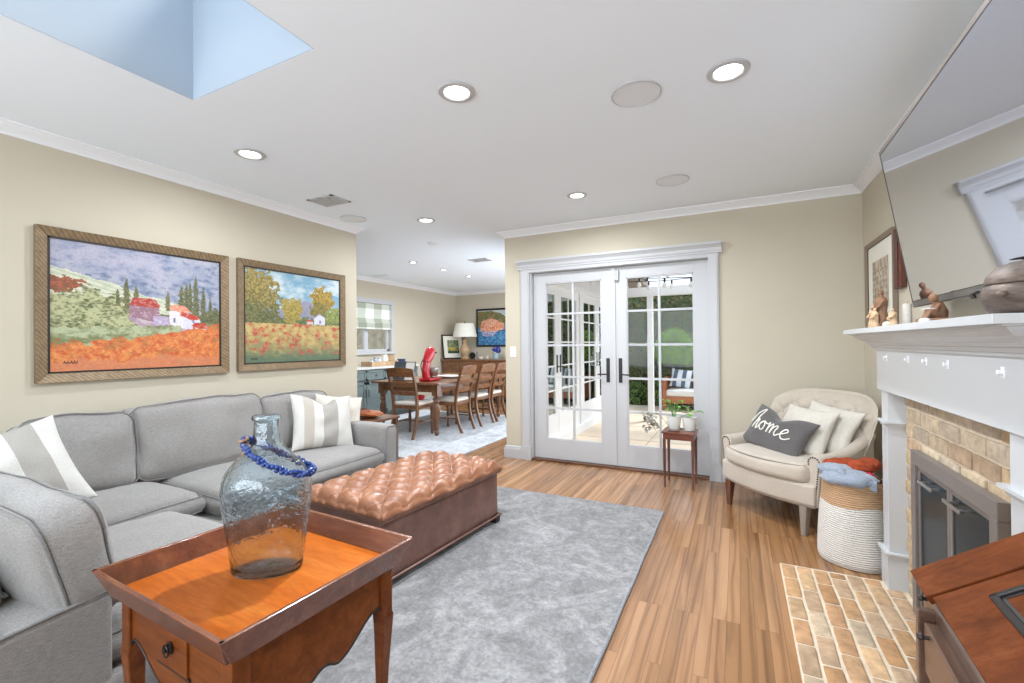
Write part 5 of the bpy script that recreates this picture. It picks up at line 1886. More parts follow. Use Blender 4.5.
for sg in (-1, 1):
    # arm: from the back down to a rolled, slightly flared front
    secs = []
    for k in range(13):
        t_ = k / 12
        y = 0.26 - 0.56 * t_
        top = 0.66 - 0.11 * math.sin(min(1, t_ * 1.35) * PI / 2) - 0.015 * t_
        xi = 0.318 + 0.008 * math.sin(t_ * PI)
        wtop = 0.075 + 0.025 * t_
        secs.append((y, top, xi, wtop))
    m = MB()
    prev = None
    K = 14
    rings = []
    for (y, top, xi, wtop) in secs:
        ring_ = []
        ring_.append((xi + 0.002, y, 0.20))
        ring_.append((xi, y, top - 0.05))
        for q in range(K + 1):
            a = PI - PI * q / K
            ring_.append((xi + wtop / 2 + wtop / 2 * math.cos(a) + (0.004 if a < PI / 2 else 0), y, top - wtop / 2 + wtop / 2 * math.sin(a)))
        ring_.append((xi + wtop - 0.012, y, top - wtop))
        ring_.append((xi + 0.070, y, 0.20))
        rings.append([(sg * a, b, c_) for a, b, c_ in ring_])
    nn = len(rings[0])
    vs = [p for r_ in rings for p in r_]
    fs = [(k * nn + i, k * nn + (i + 1) % nn, (k + 1) * nn + (i + 1) % nn, (k + 1) * nn + i) for k in range(len(rings) - 1) for i in range(nn)]
    fs += [tuple(range(nn))[::-1], tuple((len(rings) - 1) * nn + i for i in range(nn))]
    if sg < 0:
        fs = [f_[::-1] for f_ in fs]
    m.add(vs, fs)
    m.build('arm', M['chairfab'], ac, smooth=True, angle=50, bevel=0.010, seg=3)
    # nailheads around the arm front
    nh = MB()
    (y, top, xi, wtop) = secs[-1]
    path = [(xi + 0.058, y, 0.24), (xi + wtop - 0.022, y, top - wtop)]
    for q in range(K + 1):
        a = PI * q / K
        path.append((xi + wtop / 2 + (wtop / 2 - 0.012) * math.cos(a), y, top - wtop / 2 + (wtop / 2 - 0.012) * math.sin(a)))
    path += [(xi + 0.014, y, 0.46)]
    P_ = [Vector(p) for p in path]
    acc, step = 0.0, 0.0165
    for p, q in zip(P_[:-1], P_[1:]):
        L = (q - p).length
        d = step - acc
        while d <= L:
            w_ = p.lerp(q, d / L)
            nh.ball((sg * w_.x, w_.y - 0.003, w_.z), (0.0055, 0.004, 0.0055), 8, 5)
            d += step
        acc = L - (d - step)
    nh.build('nailhead_trim', M['nail'], ac, smooth=True)
    # nailheads up the back edge
    nh = MB()
    for k in range(26):
        v = 0.30 + 0.62 * k / 25
        p = back_front(0.5 + sg * 0.5, v)
        q = back_front(0.5 + sg * 0.5, v, False, False)
        nh.ball((p[0] + sg * 0.006, p[1] + 0.006, p[2]), (0.0048, 0.0048, 0.0048), 8, 5)
    nh.build('nailhead_trim', M['nail'], ac, smooth=True)
    # legs
    for (ly, mt) in ((-0.315, 'chairleg' if sg < 0 else 'oakz'), (0.27, 'chairleg')):
        lx = sg * 0.315
        MB().hexa([(lx - 0.015, ly - 0.015 - (0.01 if ly < 0 else -0.03), 0), (lx + 0.015, ly - 0.015 - (0.01 if ly < 0 else -0.03), 0), (lx + 0.015, ly + 0.015 - (0.01 if ly < 0 else -0.03), 0), (lx - 0.015, ly + 0.015 - (0.01 if ly < 0 else -0.03), 0)],
                  [(lx - 0.027, ly - 0.027, 0.195), (lx + 0.027, ly - 0.027, 0.195), (lx + 0.027, ly + 0.027, 0.195), (lx - 0.027, ly + 0.027, 0.195)]).build('leg', M[mt], ac, bevel=0.003)

AC = MATX[ac.name]


def on_chair(p, n, u):
    R = AC.to_3x3()
    return AC @ Vector(p), (R @ Vector(n)), (R @ Vector(u))


p, n_, u_ = on_chair((0.150, 0.125, 0.640), (-0.12, -0.90, 0.42), (0.10, 0.4, 1))
pillow('cream_pillow', 'cream textured pillow at the back, leaning on the armchair back', 'pillow', p, face_rot(n_, u_, math.radians(-3)), 0.44, 0.37, 0.06, M['cream'], 11, 'cream pillows on the armchair')
p, n_, u_ = on_chair((0.060, 0.015, 0.625), (-0.12, -0.88, 0.46), (0.05, 0.4, 1))
pillow('cream_pillow', 'cream textured pillow between the charcoal pillow and its cream twin', 'pillow', p, face_rot(n_, u_, math.radians(-2)), 0.44, 0.36, 0.065, M['cream'], 12, 'cream pillows on the armchair')
p, n_, u_ = on_chair((-0.055, -0.115, 0.60), (-0.08, -0.86, 0.50), (0, 0.45, 1))
hp = pillow('lumbar_pillow', 'charcoal lumbar pillow embroidered with the word home on the armchair', 'pillow', p, face_rot(n_, u_, math.radians(-11)), 0.56, 0.33, 0.075, M['home'], 13, chop=0.07)
# cursive "home", stitched in cream yarn
strokes = [
    [(-0.235, 0.01), (-0.215, 0.045), (-0.185, 0.095), (-0.165, 0.118), (-0.155, 0.105), (-0.168, 0.05), (-0.185, -0.03), (-0.178, 0.005), (-0.155, 0.035), (-0.140, 0.030), (-0.145, -0.005), (-0.142, -0.030), (-0.120, -0.015), (-0.100, 0.015), (-0.085, 0.032), (-0.100, 0.022), (-0.108, -0.005), (-0.095, -0.028), (-0.072, -0.018), (-0.066, 0.012), (-0.082, 0.034), (-0.060, 0.026), (-0.042, 0.024)],
    [(-0.042, 0.024), (-0.032, 0.036), (-0.036, -0.028), (-0.028, 0.008), (-0.008, 0.036), (0.002, 0.028), (-0.002, -0.026), (0.008, 0.010), (0.028, 0.036), (0.040, 0.026), (0.036, -0.012), (0.048, -0.028), (0.070, -0.012), (0.098, 0.008), (0.112, 0.026), (0.100, 0.040), (0.084, 0.026), (0.082, -0.004), (0.098, -0.028), (0.126, -0.024), (0.150, -0.006)],
]
ts_ = MB()
for st_ in strokes:
    pts = curve_pts([(a * 1.08 + 0.025, b * 1.15 - 0.01, 0) for a, b in st_], 7)
    ts_.tube([(q.x, q.y, pillow_z(q.x, q.y, 0.56, 0.33, 0.075, 13) + 0.012 * noise.noise(Vector((2 * q.x / 0.56 * 1.5 + 13, 2 * q.y / 0.33 * 1.5, 3))) + 0.003) for q in pts], 0.0046, 6)
ts_.build('embroidered_word', M['thread'], hp, smooth=True)

# ================================================================== BASKET
bk_ = thing('rope_basket', 'tall white and tan woven rope basket between armchair and fireplace', 'basket', (0.60, 3.265, 0))
pr1 = [(0.001, 0.0), (0.150, 0.0), (0.172, 0.012), (0.180, 0.05), (0.176, 0.15), (0.168, 0.26), (0.158, 0.36), (0.150, 0.44), (0.146, 0.478), (0.140, 0.480), (0.138, 0.47), (0.140, 0.40), (0.150, 0.30), (0.155, 0.2), (0.001, 0.19)]
b_ = MB().lathe([tuple(p)[:2] for p in curve_pts([(a, z, 0) for a, z in pr1], 3)], 40, cap=False)
b_.v = [(x + 0.012 * noise.noise(Vector((x * 5, y * 5, z * 3))) + 0.025 * (z / 0.48) * 0, y + 0.012 * noise.noise(Vector((x * 5 + 4, y * 5, z * 3))), z) for x, y, z in b_.v]
b_.build('woven_body', M['basket'], bk_, smooth=True, angle=70)
bl = thing('folded_blanket', 'grey-blue blanket bunched over the basket rim', 'blanket', (0.60, 3.265, 0.44))
m = MB()


def blob(cx_, cy_, cz_, sx, sy, sz, seed, amp=0.25, n=20):
    q = MB().ball((0, 0, 0), 1, n, n // 2 + 2)
    return [Vector((cx_ + v_[0] * sx * (1 + amp * noise.noise(Vector(v_) * 1.8 + Vector((seed, 0, 0)))), cy_ + v_[1] * sy * (1 + amp * noise.noise(Vector(v_) * 1.8 + Vector((0, seed, 0)))), cz_ + v_[2] * sz * (1 + amp * noise.noise(Vector(v_) * 2.4 + Vector((0, 0, seed)))))) for v_ in q.v], q.f


for k, args in enumerate(((-0.035, -0.03, 0.048, 0.145, 0.140, 0.052, 3, 0.30), (-0.065, 0.02, 0.080, 0.100, 0.10, 0.034, 8, 0.35), (0.02, -0.07, 0.050, 0.085, 0.075, 0.040, 5, 0.35))):
    v_, f_ = blob(*args)
    m.add(v_, f_)
for k in range(4):
    m.tube(curve_pts([(-0.145 + 0.012 * k, 0.05 - 0.03 * k, 0.05), (-0.11 + 0.01 * k, -0.05 - 0.012 * k, 0.085 + 0.004 * k), (-0.03, -0.11 - 0.006 * k, 0.072 - 0.012 * k), (0.08, -0.125, 0.045 - 0.010 * k)], 5), 0.017, 8)
m.build('blanket_folds', M['blanket'], bl, smooth=True, angle=80)
pl = thing('plush_toy', 'orange fuzzy plush bunched on top of the basket', 'plush toy', (0.62, 3.30, 0.52))
m = MB()
for args in ((-0.05, 0.02, 0.030, 0.10, 0.045, 0.030, 2, 0.4), (0.02, -0.03, 0.028, 0.075, 0.055, 0.036, 6, 0.4), (0.07, 0.01, 0.040, 0.06, 0.055, 0.035, 9, 0.4), (-0.005, -0.055, 0.010, 0.032, 0.030, 0.030, 4, 0.2)):
    v_, f_ = blob(*args)
    m.add(v_, f_)
m.build('plush_body', M['orange'], pl, smooth=True, angle=80)
v_, f_ = blob(0.045, -0.085, -0.005, 0.026, 0.018, 0.016, 1, 0.3)
MB().add(v_, f_).build('red_patch', M['pinkred'], pl, smooth=True, angle=80)

# ================================================================== SMALL SIDE TABLE AND PLANTS
st = thing('side_table', 'small square dark mahogany side table in front of the french doors', 'table', (-0.468, 4.325, 0), math.radians(-2))
hw, hd_ = 0.142, 0.135
MB().box(-hw, hw, -hd_, hd_, 0.478, 0.494).build('tabletop', M['mahog'], st, bevel=0.004)
MB().box(-hw + 0.014, hw - 0.014, -hd_ + 0.014, hd_ - 0.014, 0.425, 0.479).build('apron', M['mahog'], st, bevel=0.002)
for sx in (-1, 1):
    for sy in (-1, 1):
        x, y = sx * (hw - 0.024), sy * (hd_ - 0.024)
        MB().hexa([(x - 0.008, y - 0.008, 0), (x + 0.008, y - 0.008, 0), (x + 0.008, y + 0.008, 0), (x - 0.008, y + 0.008, 0)], [(x - 0.013, y - 0.013, 0.43), (x + 0.013, y - 0.013, 0.43), (x + 0.013, y + 0.013, 0.43), (x - 0.013, y + 0.013, 0.43)]).build('leg', M['walnutz'], st, bevel=0.002)


def leaf_mesh(m, base, tip, width, droop=0.02, n=6, seed=0):
    b, t = Vector(base), Vector(tip)
    d = t - b
    sd = d.cross(Vector((0, 0, 1)))
    sd = sd.normalized() if sd.length > 1e-5 else Vector((1, 0, 0))
    rows = []
    for k in range(n + 1):
        f = k / n
        c_ = b + d * f + Vector((0, 0, -droop * f * f))
        w_ = width * math.sin(PI * min(1, 0.05 + f * 0.93)) ** 0.8
        up_ = Vector((0, 0, w_ * 0.35))
        rows += [c_ - sd * w_ + up_, c_, c_ + sd * w_ + up_]
    m.add(rows, [(3 * k + i, 3 * k + i + 1, 3 * k + 4 + i, 3 * k + 3 + i) for k in range(n) for i in range(2)])


def potted(name, label, loc, h=0.125, seed=0, leafy=True):
    t = thing(name, label, 'potted plant', loc, 0, 'white potted plants on the side table')
    MB().lathe([(0.001, 0), (0.046, 0), (0.049, 0.004), (0.062, h - 0.012), (0.066, h - 0.010), (0.067, h), (0.060, h), (0.056, h - 0.02), (0.001, h - 0.022)], 28, cap=False).build('pot', M['ceramic'], t, smooth=True)
    MB().lathe([(0.001, h - 0.016), (0.0565, h - 0.018), (0.001, h - 0.022)], 20, cap=False).build('potting_soil', M['soil'], t)
    r_ = random.Random(seed)
    m = MB()
    s_ = MB()
    for k in range(15 if leafy else 9):
        a = r_.uniform(0, 2 * PI)
        hh = r_.uniform(0.05, 0.14) * (1 if leafy else 0.55)
        rr = r_.uniform(0.02, 0.085)
        top = Vector((math.cos(a) * rr, math.sin(a) * rr * 0.8, h + hh))
        s_.tube([(math.cos(a) * 0.012, math.sin(a) * 0.012, h - 0.02), (top.x * 0.5, top.y * 0.5, h + hh * 0.6), tuple(top)], 0.0016, 5)
        leaf_mesh(m, top, top + Vector((math.cos(a) * 0.055, math.sin(a) * 0.045, r_.uniform(0.0, 0.03))), 0.019, 0.02)
    m.build('foliage', M['leaf'], t, smooth=True)
    s_.build('stems', M['leaf'], t, smooth=True)
    return t


potted('potted_plant', 'leafy green plant in the left of two white pots on the side table', (-0.520, 4.335, 0.495), 0.125, 3)
potted('potted_plant', 'plain white pot with short sprigs, right of its twin on the side table', (-0.392, 4.340, 0.495), 0.120, 5, False)
tp = thing('trailing_plant', 'dusty grey-green trailing sprig hanging off the side table to the left', 'plant', (-0.60, 4.30, 0.50))
r_ = random.Random(11)
s_ = MB().tube(curve_pts([(0.045, 0.0, 0.010), (0.0, -0.01, 0.085), (-0.06, -0.015, 0.135), (-0.13, -0.02, 0.13), (-0.16, -0.02, 0.06)], 5), 0.003, 6)
s_.tube(curve_pts([(-0.06, -0.015, 0.135), (-0.10, -0.03, 0.10), (-0.12, -0.02, 0.03)], 5), 0.0025, 6)
s_.build('stem', M['greyleaf'], tp, smooth=True)
m = MB()
for k in range(44):
    c_ = Vector((-0.125 + r_.uniform(-0.055, 0.055), -0.02 + r_.uniform(-0.03, 0.03), 0.07 + r_.uniform(-0.085, 0.075)))
    a = r_.uniform(0, 2 * PI)
    leaf_mesh(m, c_, c_ + Vector((math.cos(a) * 0.042, math.sin(a) * 0.04, r_.uniform(-0.03, 0.01))), 0.017, 0.008, 4)
m.build('foliage', M['greyleaf'], tp, smooth=True)
MB().box(-0.018, 0.075, -0.03, 0.03, -0.004, 0.004, TR((0.06, -0.05, 0.001))).build('saucer', M['walnutz'], tp, bevel=0.002)

# ================================================================== SLANT-FRONT DESK (near right)
dk = thing('slant_front_desk', 'mahogany slant-front desk with inset panelled lid at the near right', 'desk', (0.355, 1.32, 0), math.radians(-3.5))
# local: +x toward the right wall, -y toward the camera; lid rises with slope s from z=.76
s_l = 0.68
LEN = 0.95


def lidp(x, y, off=0.0):
    return (x - off * 0.56, y, 0.743 + s_l * x + off * 0.83)


def lid_box(m, x0, x1, y0, y1, o0, o1):
    m.hexa([lidp(x0, y1, o0), lidp(x1, y1, o0), lidp(x1, y0, o0), lidp(x0, y0, o0)], [lidp(x0, y1, o1), lidp(x1, y1, o1), lidp(x1, y0, o1), lidp(x0, y0, o1)])


DW = 0.40
m = MB().hexa([(0.012, -LEN, 0.62), (0.50, -LEN, 0.62), (0.50, 0, 0.62), (0.012, 0, 0.62)], [(0.012, -LEN, 0.725), (0.30, -LEN, 0.933), (0.30, 0, 0.933), (0.012, 0, 0.725)])
m.box(0.30, 0.50, -LEN, 0, 0.62, 0.985).box(0.012, 0.50, -LEN + 0.0, 0, 0.10, 0.62)
m.build('carcass', M['deskside'], dk, bevel=0.003)
m = MB()
lid_box(m, 0.0, 0.335, -0.118, 0.004, 0.0, 0.018)
m.build('lid_end_board', M['desk'], dk, bevel=0.002)
m = MB()
lid_box(m, 0.008, 0.335, -LEN, -0.124, 0.0, 0.016)
lo = m.build('slant_lid', M['desk'], dk, bevel=0.002)
m = MB()
pa, pb, pc, pd = 0.075, 0.30, -LEN + 0.10, -0.185
for (x0_, x1_, y0_, y1_) in ((pa, pa + 0.011, pc, pd), (pb - 0.011, pb, pc, pd), (pa, pb, pc, pc + 0.011), (pa, pb, pd - 0.011, pd)):
    lid_box(m, x0_, x1_, y0_, y1_, 0.0155, 0.023)
m.build('lid_moulding', M['oilbronze'], lo, bevel=0.002)
m = MB()
for (x0_, x1_, y0_, y1_) in ((pa + 0.011, pa + 0.016, pc, pd), (pb - 0.016, pb - 0.011, pc, pd), (pa + 0.011, pb - 0.011, pd - 0.017, pd - 0.011)):
    lid_box(m, x0_, x1_, y0_, y1_, 0.0155, 0.0175)
m.build('lid_groove', M['dark'], lo)
m = MB().box(0.31, 0.52, -LEN - 0.01, 0.006, 0.985, 1.003)
m.build('top_board', M['desk'], dk, bevel=0.003)
# pull-out slides, small drawer and knobs on the front (facing -x)
m = MB().box(-0.016, 0.02, -0.090, -0.070, 0.545, 0.715)
sl = m.build('lid_support', M['deskside'], dk, bevel=0.002)
m = MB().box(-0.010, 0.014, -0.30, -0.105, 0.60, 0.70)
dd = m.build('drawer', M['deskside'], dk, bevel=0.003)
kn = MB()
for (y, z) in ((-0.14, 0.685),):
    kn.lathe([(0.001, 0), (0.004, 0), (0.004, 0.008), (0.008, 0.012), (0.006, 0.018), (0.001, 0.019)], 12, T=TR((-0.010, y, z), ry=-PI / 2))
kn.build('knob', M['dark'], dd, smooth=True)
kn = MB().lathe([(0.001, 0), (0.004, 0), (0.004, 0.006), (0.007, 0.010), (0.005, 0.015), (0.001, 0.016)], 12, T=TR((0.012, -0.03, 0.715), ry=-PI / 2))
kn.build('knob', M['dark'], dk, smooth=True)
for k in range(3):
    z0_ = 0.14 + k * 0.155
    w_ = MB().box(0.0, 0.014, -LEN + 0.03, -0.03, z0_, z0_ + 0.145).build('drawer', M['deskside'], dk, bevel=0.003)
    q = MB()
    for y in (-0.25, -0.68):
        q.lathe([(0.001, 0), (0.005, 0), (0.005, 0.01), (0.012, 0.016), (0.010, 0.022), (0.001, 0.024)], 14, T=TR((0.0, y, z0_ + 0.075), ry=-PI / 2))
    q.build('knob', M['dark'], w_, smooth=True)
for (x, y) in ((0.04, -0.03), (0.04, -LEN + 0.03), (0.46, -0.03), (0.46, -LEN + 0.03)):
    MB().box(x - 0.03, x + 0.03, y - 0.03, y + 0.03, 0.019 if y > -0.2 and x < 0.45 else 0.0, 0.105).build('foot', M['deskside'], dk, bevel=0.004)
# ================================================================== DINING AREA
dt = thing('dining_table', 'long brown wood dining table with turned legs on the pale rug', 'table', (-4.28, 6.13, 0.012))
tw, tl_, th_ = 0.61, 1.03, 0.745
MB().box(-tw, tw, -tl_, tl_, th_ - 0.03, th_).build('tabletop', M['dining'], dt, bevel=0.006)
MB().box(-tw + 0.09, tw - 0.09, -tl_ + 0.09, tl_ - 0.09, th_ - 0.14, th_ - 0.03).build('apron', M['dining'], dt, bevel=0.003)
tp_ = [(0.020, 0.0), (0.032, 0.02), (0.034, 0.05), (0.022, 0.075), (0.028, 0.10), (0.024, 0.13), (0.032, 0.20), (0.044, 0.30), (0.047, 0.38), (0.034, 0.43), (0.028, 0.45), (0.042, 0.47), (0.044, 0.49), (0.030, 0.51), (0.042, 0.53), (0.044, 0.56)]
for sx in (-1, 1):
    for sy in (-1, 1):
        x, y = sx * (tw - 0.12), sy * (tl_ - 0.12)
        m = MB().lathe([tuple(p)[:2] for p in curve_pts([(a, b, 0) for a, b in tp_], 3)], 20, (x, y, 0))
        m.box(x - 0.048, x + 0.048, y - 0.048, y + 0.048, 0.56, th_ - 0.03)
        m.build('leg', M['diningz'], dt, smooth=True, angle=40)


def dining_chair(label, loc, rz):
    """local: faces +y (front), back at -y; origin on the floor under the seat"""
    t = thing('dining_chair', label, 'chair', loc, rz, 'ladder-back chairs around the dining table')
    sw, sd = 0.225, 0.21
    m = MB().prism([(-sw * 0.88, -sd), (sw * 0.88, -sd), (sw, sd), (-sw, sd)], 'z', 0.395, 0.445)
    m.build('seat_frame', M['dining'], t, bevel=0.006)
    m = MB().cushion((0.42, 0.40, 0.045), 0.02, (0, 0, 0.008), TR((0, 0.0, 0.462)), 8)
    m.build('seat_cushion', M['cream'], t, smooth=True)
    for sg in (-1, 1):
        # rear post: sabre leg continuing into the raked back
        ys = [(-0.30, 0.0), (-0.245, 0.14), (-0.205, 0.30), (-0.20, 0.42), (-0.215, 0.56), (-0.255, 0.74), (-0.305, 0.90), (-0.325, 0.945)]
        pts = curve_pts([(y, z, 0) for y, z in ys], 3)
        prev = None
        q = MB()
        for p in pts:
            w_ = 0.016
            d = 0.021
            xx = sg * (0.185 + 0.018 * p[1] / 0.94)
            r4 = [(xx - w_, p[0] - d, p[1]), (xx + w_, p[0] - d, p[1]), (xx + w_, p[0] + d, p[1]), (xx - w_, p[0] + d, p[1])]
            if prev:
                q.add(prev + r4, [(0, 1, 5, 4), (1, 2, 6, 5), (2, 3, 7, 6), (3, 0, 4, 7)])
            else:
                q.add(r4, [(3, 2, 1, 0)])
            prev = r4
        q.add(prev, [(0, 1, 2, 3)])
        q.build('back_leg', M['diningz'], t, bevel=0.004)
        f = [(0.016, 0), (0.022, 0.03), (0.016, 0.06), (0.021, 0.12), (0.024, 0.22), (0.018, 0.26), (0.025, 0.29), (0.026, 0.40)]
        MB().lathe(f, 14, (sg * 0.19, 0.175, 0)).build('front_leg', M['diningz'], t, smooth=True)
    for (z0_, z1_, arch, wd) in ((0.84, 0.955, 0.018, 0.205), (0.705, 0.765, 0.010, 0.185), (0.585, 0.640, 0.008, 0.180)):
        q = MB()

        def yat(z):
            return -0.215 - 0.11 * max(0, (z - 0.56) / 0.385) ** 1.1
        n_s = 12
        vs = []
        for k in range(n_s + 1):
            u = -1 + 2 * k / n_s
            x = wd * u
            bow = -0.030 * (1 - u * u)
            zt_ = z1_ + arch * (1 - u * u)
            vs += [(x, yat(z0_) + bow - 0.009, z0_), (x, yat(z0_) + bow + 0.009, z0_), (x, yat(zt_) + bow + 0.009, zt_), (x, yat(zt_) + bow - 0.009, zt_)]
        fs = [(4 * k + i, 4 * k + (i + 1) % 4, 4 * k + 4 + (i + 1) % 4, 4 * k + 4 + i) for k in range(n_s) for i in range(4)] + [(3, 2, 1, 0), (4 * n_s, 4 * n_s + 1, 4 * n_s + 2, 4 * n_s + 3)]
        q.add(vs, [f_[::-1] for f_ in fs])
        q.build('back_rail', M['dining'], t, bevel=0.003)
    q = MB().tube([(-0.19, 0.16, 0.20), (-0.19, -0.22, 0.20)], 0.010, 8).tube([(0.19, 0.16, 0.20), (0.19, -0.22, 0.20)], 0.010, 8).tube([(-0.19, 0.0, 0.20), (0.19, 0.0, 0.20)], 0.010, 8)
    q.build('stretcher', M['diningz'], t, smooth=True)
    return t


ch0 = dining_chair('ladder-back dining chair at the near end of the table, back to the sofa', (-4.12, 5.13, 0.012), math.radians(4))
dup(ch0, (-3.86, 5.68, 0.012), math.radians(92), 'right-hand dining chair nearest the viewer, pushed in beside the table leg')
dup(ch0, (-3.86, 6.28, 0.012), math.radians(88), 'middle dining chair of the three along the right side of the table')
dup(ch0, (-3.86, 6.76, 0.012), math.radians(91), 'farthest dining chair of the three along the right side of the table')

TT = 0.012 + th_ + 0.001
mx = thing('stand_mixer', 'glossy red stand mixer with raised head on the dining table', 'stand mixer', (-4.07, 5.45, TT), math.radians(186))
m = MB().cushion((0.20, 0.33, 0.045), 0.02, (0, 0, 0.004), TR((0, 0, 0.0235)), 8)
m.tube(curve_pts([(0, 0.105, 0.03), (0, 0.125, 0.14), (0, 0.105, 0.23), (0, 0.075, 0.29)], 5), [0.058] * 16, 14)
m.build('base', M['red'], mx, smooth=True)
m = MB().tube(curve_pts([(0, 0.125, 0.26), (0, 0.075, 0.315), (0, 0.02, 0.385), (0, -0.03, 0.455), (0, -0.055, 0.485)], 4), [0.035, 0.050, 0.058, 0.062, 0.066, 0.070, 0.072, 0.074, 0.075, 0.075, 0.074, 0.071, 0.066, 0.058, 0.046, 0.030, 0.015], 16)
hd_m = m.build('motor_head', M['red'], mx, smooth=True)
MB().lathe([(0.001, 0), (0.022, 0), (0.024, 0.02), (0.001, 0.022)], 16, T=TR((0.0, -0.088, 0.43), rx=PI / 2 + 0.5)).build('attachment_hub', M['steel'], hd_m, smooth=True)
MB().lathe([(0.060, 0.046), (0.064, 0.052), (0.050, 0.06), (0.085, 0.10), (0.103, 0.155), (0.107, 0.192), (0.110, 0.195), (0.104, 0.195), (0.100, 0.155), (0.08, 0.10), (0.001, 0.075)], 32, (0, -0.075, 0), cap=False).tube([(0.108, -0.075, 0.17), (0.145, -0.075, 0.16), (0.145, -0.075, 0.10), (0.095, -0.075, 0.095)], 0.006, 8).build('mixing_bowl', M['steel'], mx, smooth=True)

t = thing('serving_platter', 'shallow white platter on the dining table right of the mixer', 'platter', (-4.12, 6.05, TT))
MB().lathe([(0.001, 0.004), (0.10, 0.0), (0.14, 0.004), (0.21, 0.032), (0.215, 0.036), (0.207, 0.037), (0.14, 0.012), (0.001, 0.010)], 36, cap=False, sx=1.0, sy=0.85).build('dish', M['ceramic'], t, smooth=True)
t = thing('cookbook_stand', 'dark folder standing open with a white page at the left of the dining table', 'book stand', (-4.42, 5.27, TT), math.radians(8))
T = TR((0, 0, 0.0), rx=math.radians(-14))
MB().box(-0.19, 0.005, 0.0, 0.010, 0.0, 0.295, T).box(0.005, 0.17, -0.002, 0.008, 0.0, 0.29, T).build('cover', plain('slate_cover', (72, 82, 92), 0.6), t, bevel=0.002)
MB().box(0.012, 0.158, -0.005, -0.002, 0.012, 0.278, T).build('page', M['white_plastic'], t)
MB().box(-0.20, 0.18, -0.055, 0.015, 0.0, 0.018).box(-0.03, 0.03, 0.01, 0.10, 0.0, 0.015).build('easel', M['dining'], t, bevel=0.003)
t = thing('reading_lamp', 'thin black gooseneck lamp reaching over the open folder', 'lamp', (-4.42, 5.75, TT))
MB().tube(curve_pts([(0, 0.0, 0.01), (-0.05, 0.0, 0.20), (0.02, 0.0, 0.34), (0.13, 0.0, 0.395)], 6), 0.007, 8).build('neck', M['black'], t, smooth=True)
MB().cushion((0.15, 0.04, 0.022), 0.010, (0, 0, 0), TR((0.18, 0, 0.40), ry=math.radians(-10)), 6).build('lamp_head', M['black'], t, smooth=True)
MB().lathe([(0.001, 0), (0.06, 0), (0.058, 0.012), (0.001, 0.015)], 24).build('base', M['black'], t, smooth=True)
t = thing('red_dish', 'small round red dish on the seat of the nearest dining chair', 'dish', (-4.06, 5.20, 0.012 + 0.494))
MB().lathe([(0.001, 0), (0.045, 0), (0.062, 0.02), (0.066, 0.05), (0.05, 0.065), (0.001, 0.07)], 24).build('body', M['red'], t, smooth=True)

# teal cabinets along the window wall
cb = thing('teal_cabinet', 'blue-grey panelled base cabinet under the dining window', 'cabinet', (-5.87, 5.9, 0))
cx0, cx1, cy0, cy1 = DX + 0.002, -5.60, 4.35, 7.10
Cc = dict(parent=cb, W=True)
MB().box(cx0, cx1, cy0, cy1, 0.09, 0.88).box(cx0, cx1 - 0.06, cy0, cy1, 0, 0.09).build('carcass', M['teal'], bevel=0.003, **Cc)
y = cy0 + 0.03
iv = MATX[cb.name].inverted()
while y < cy1 - 0.3:
    a, b = y, y + 0.435
    for (n__, z0_, z1_) in (('drawer', 0.70, 0.86), ('door', 0.12, 0.68)):
        m = MB().box(cx1, cx1 + 0.016, a, b, z0_, z1_)
        m.v = [tuple(iv @ Vector(v_)) for v_ in m.v]
        o = None
        m2 = MB()
        fw_ = 0.055 if n__ == 'door' else 0.03
        for bx in ((a, a + fw_, z0_, z1_), (b - fw_, b, z0_, z1_), (a, b, z0_, z0_ + fw_), (a, b, z1_ - fw_, z1_)):
            m2.box(cx1 + 0.014, cx1 + 0.026, bx[0], bx[1], bx[2], bx[3])
        m2.v = [tuple(iv @ Vector(v_)) for v_ in m2.v]
        m.add(m2.v, m2.f)
        o = m.build(n__, M['teal'], cb, bevel=0.003)
        k_ = MB()
        if n__ == 'door':
            yy = b - 0.03 if int(round((y - cy0) / 0.445)) % 2 == 0 else a + 0.03
            k_.tube([(cx1 + 0.027, yy, 0.42), (cx1 + 0.045, yy, 0.43), (cx1 + 0.045, yy, 0.53), (cx1 + 0.027, yy, 0.54)], 0.005, 6)
        else:
            k_.ball((cx1 + 0.036, (a + b) / 2, (z0_ + z1_) / 2), (0.014, 0.020, 0.010), 10, 6)
        k_.v = [tuple(iv @ Vector(v_)) for v_ in k_.v]
        k_.build('pull', M['oilbronze'], o, smooth=True)
    y += 0.445
tag(MB().box(cx0, cx1 + 0.03, cy0 - 0.02, cy1 + 0.02, 0.881, 0.915).build('countertop', M['stonetop'], bevel=0.004), 'pale stone countertop on the blue-grey cabinets', 'countertop')
CT = 0.9165
t = thing('serving_tray', 'long low wooden tray on the pale countertop', 'tray', (-5.86, 6.35, CT))
MB().box(-0.13, 0.13, -0.35, 0.35, 0, 0.012).box(-0.13, -0.115, -0.35, 0.35, 0.012, 0.085).box(0.115, 0.13, -0.35, 0.35, 0.012, 0.085).box(-0.115, 0.115, -0.35, -0.335, 0.012, 0.085).box(-0.115, 0.115, 0.335, 0.35, 0.012, 0.085).build('tray_body', M['tanlamp'], t, bevel=0.003)
t = thing('white_jug', 'white ceramic jug in the wooden tray under the window', 'jug', (-5.86, 6.46, CT + 0.013))
MB().lathe([(0.001, 0), (0.05, 0), (0.065, 0.05), (0.06, 0.10), (0.042, 0.14), (0.048, 0.19), (0.042, 0.19), (0.036, 0.14), (0.001, 0.12)], 24, cap=False).tube([(0, 0.045, 0.17), (0, 0.09, 0.15), (0, 0.085, 0.09), (0, 0.06, 0.07)], 0.006, 6).build('jug_body', M['ceramic'], t, smooth=True)
t = thing('blue_cup', 'dark blue cup on the counter right of the wooden tray', 'cup', (-5.75, 6.80, CT))
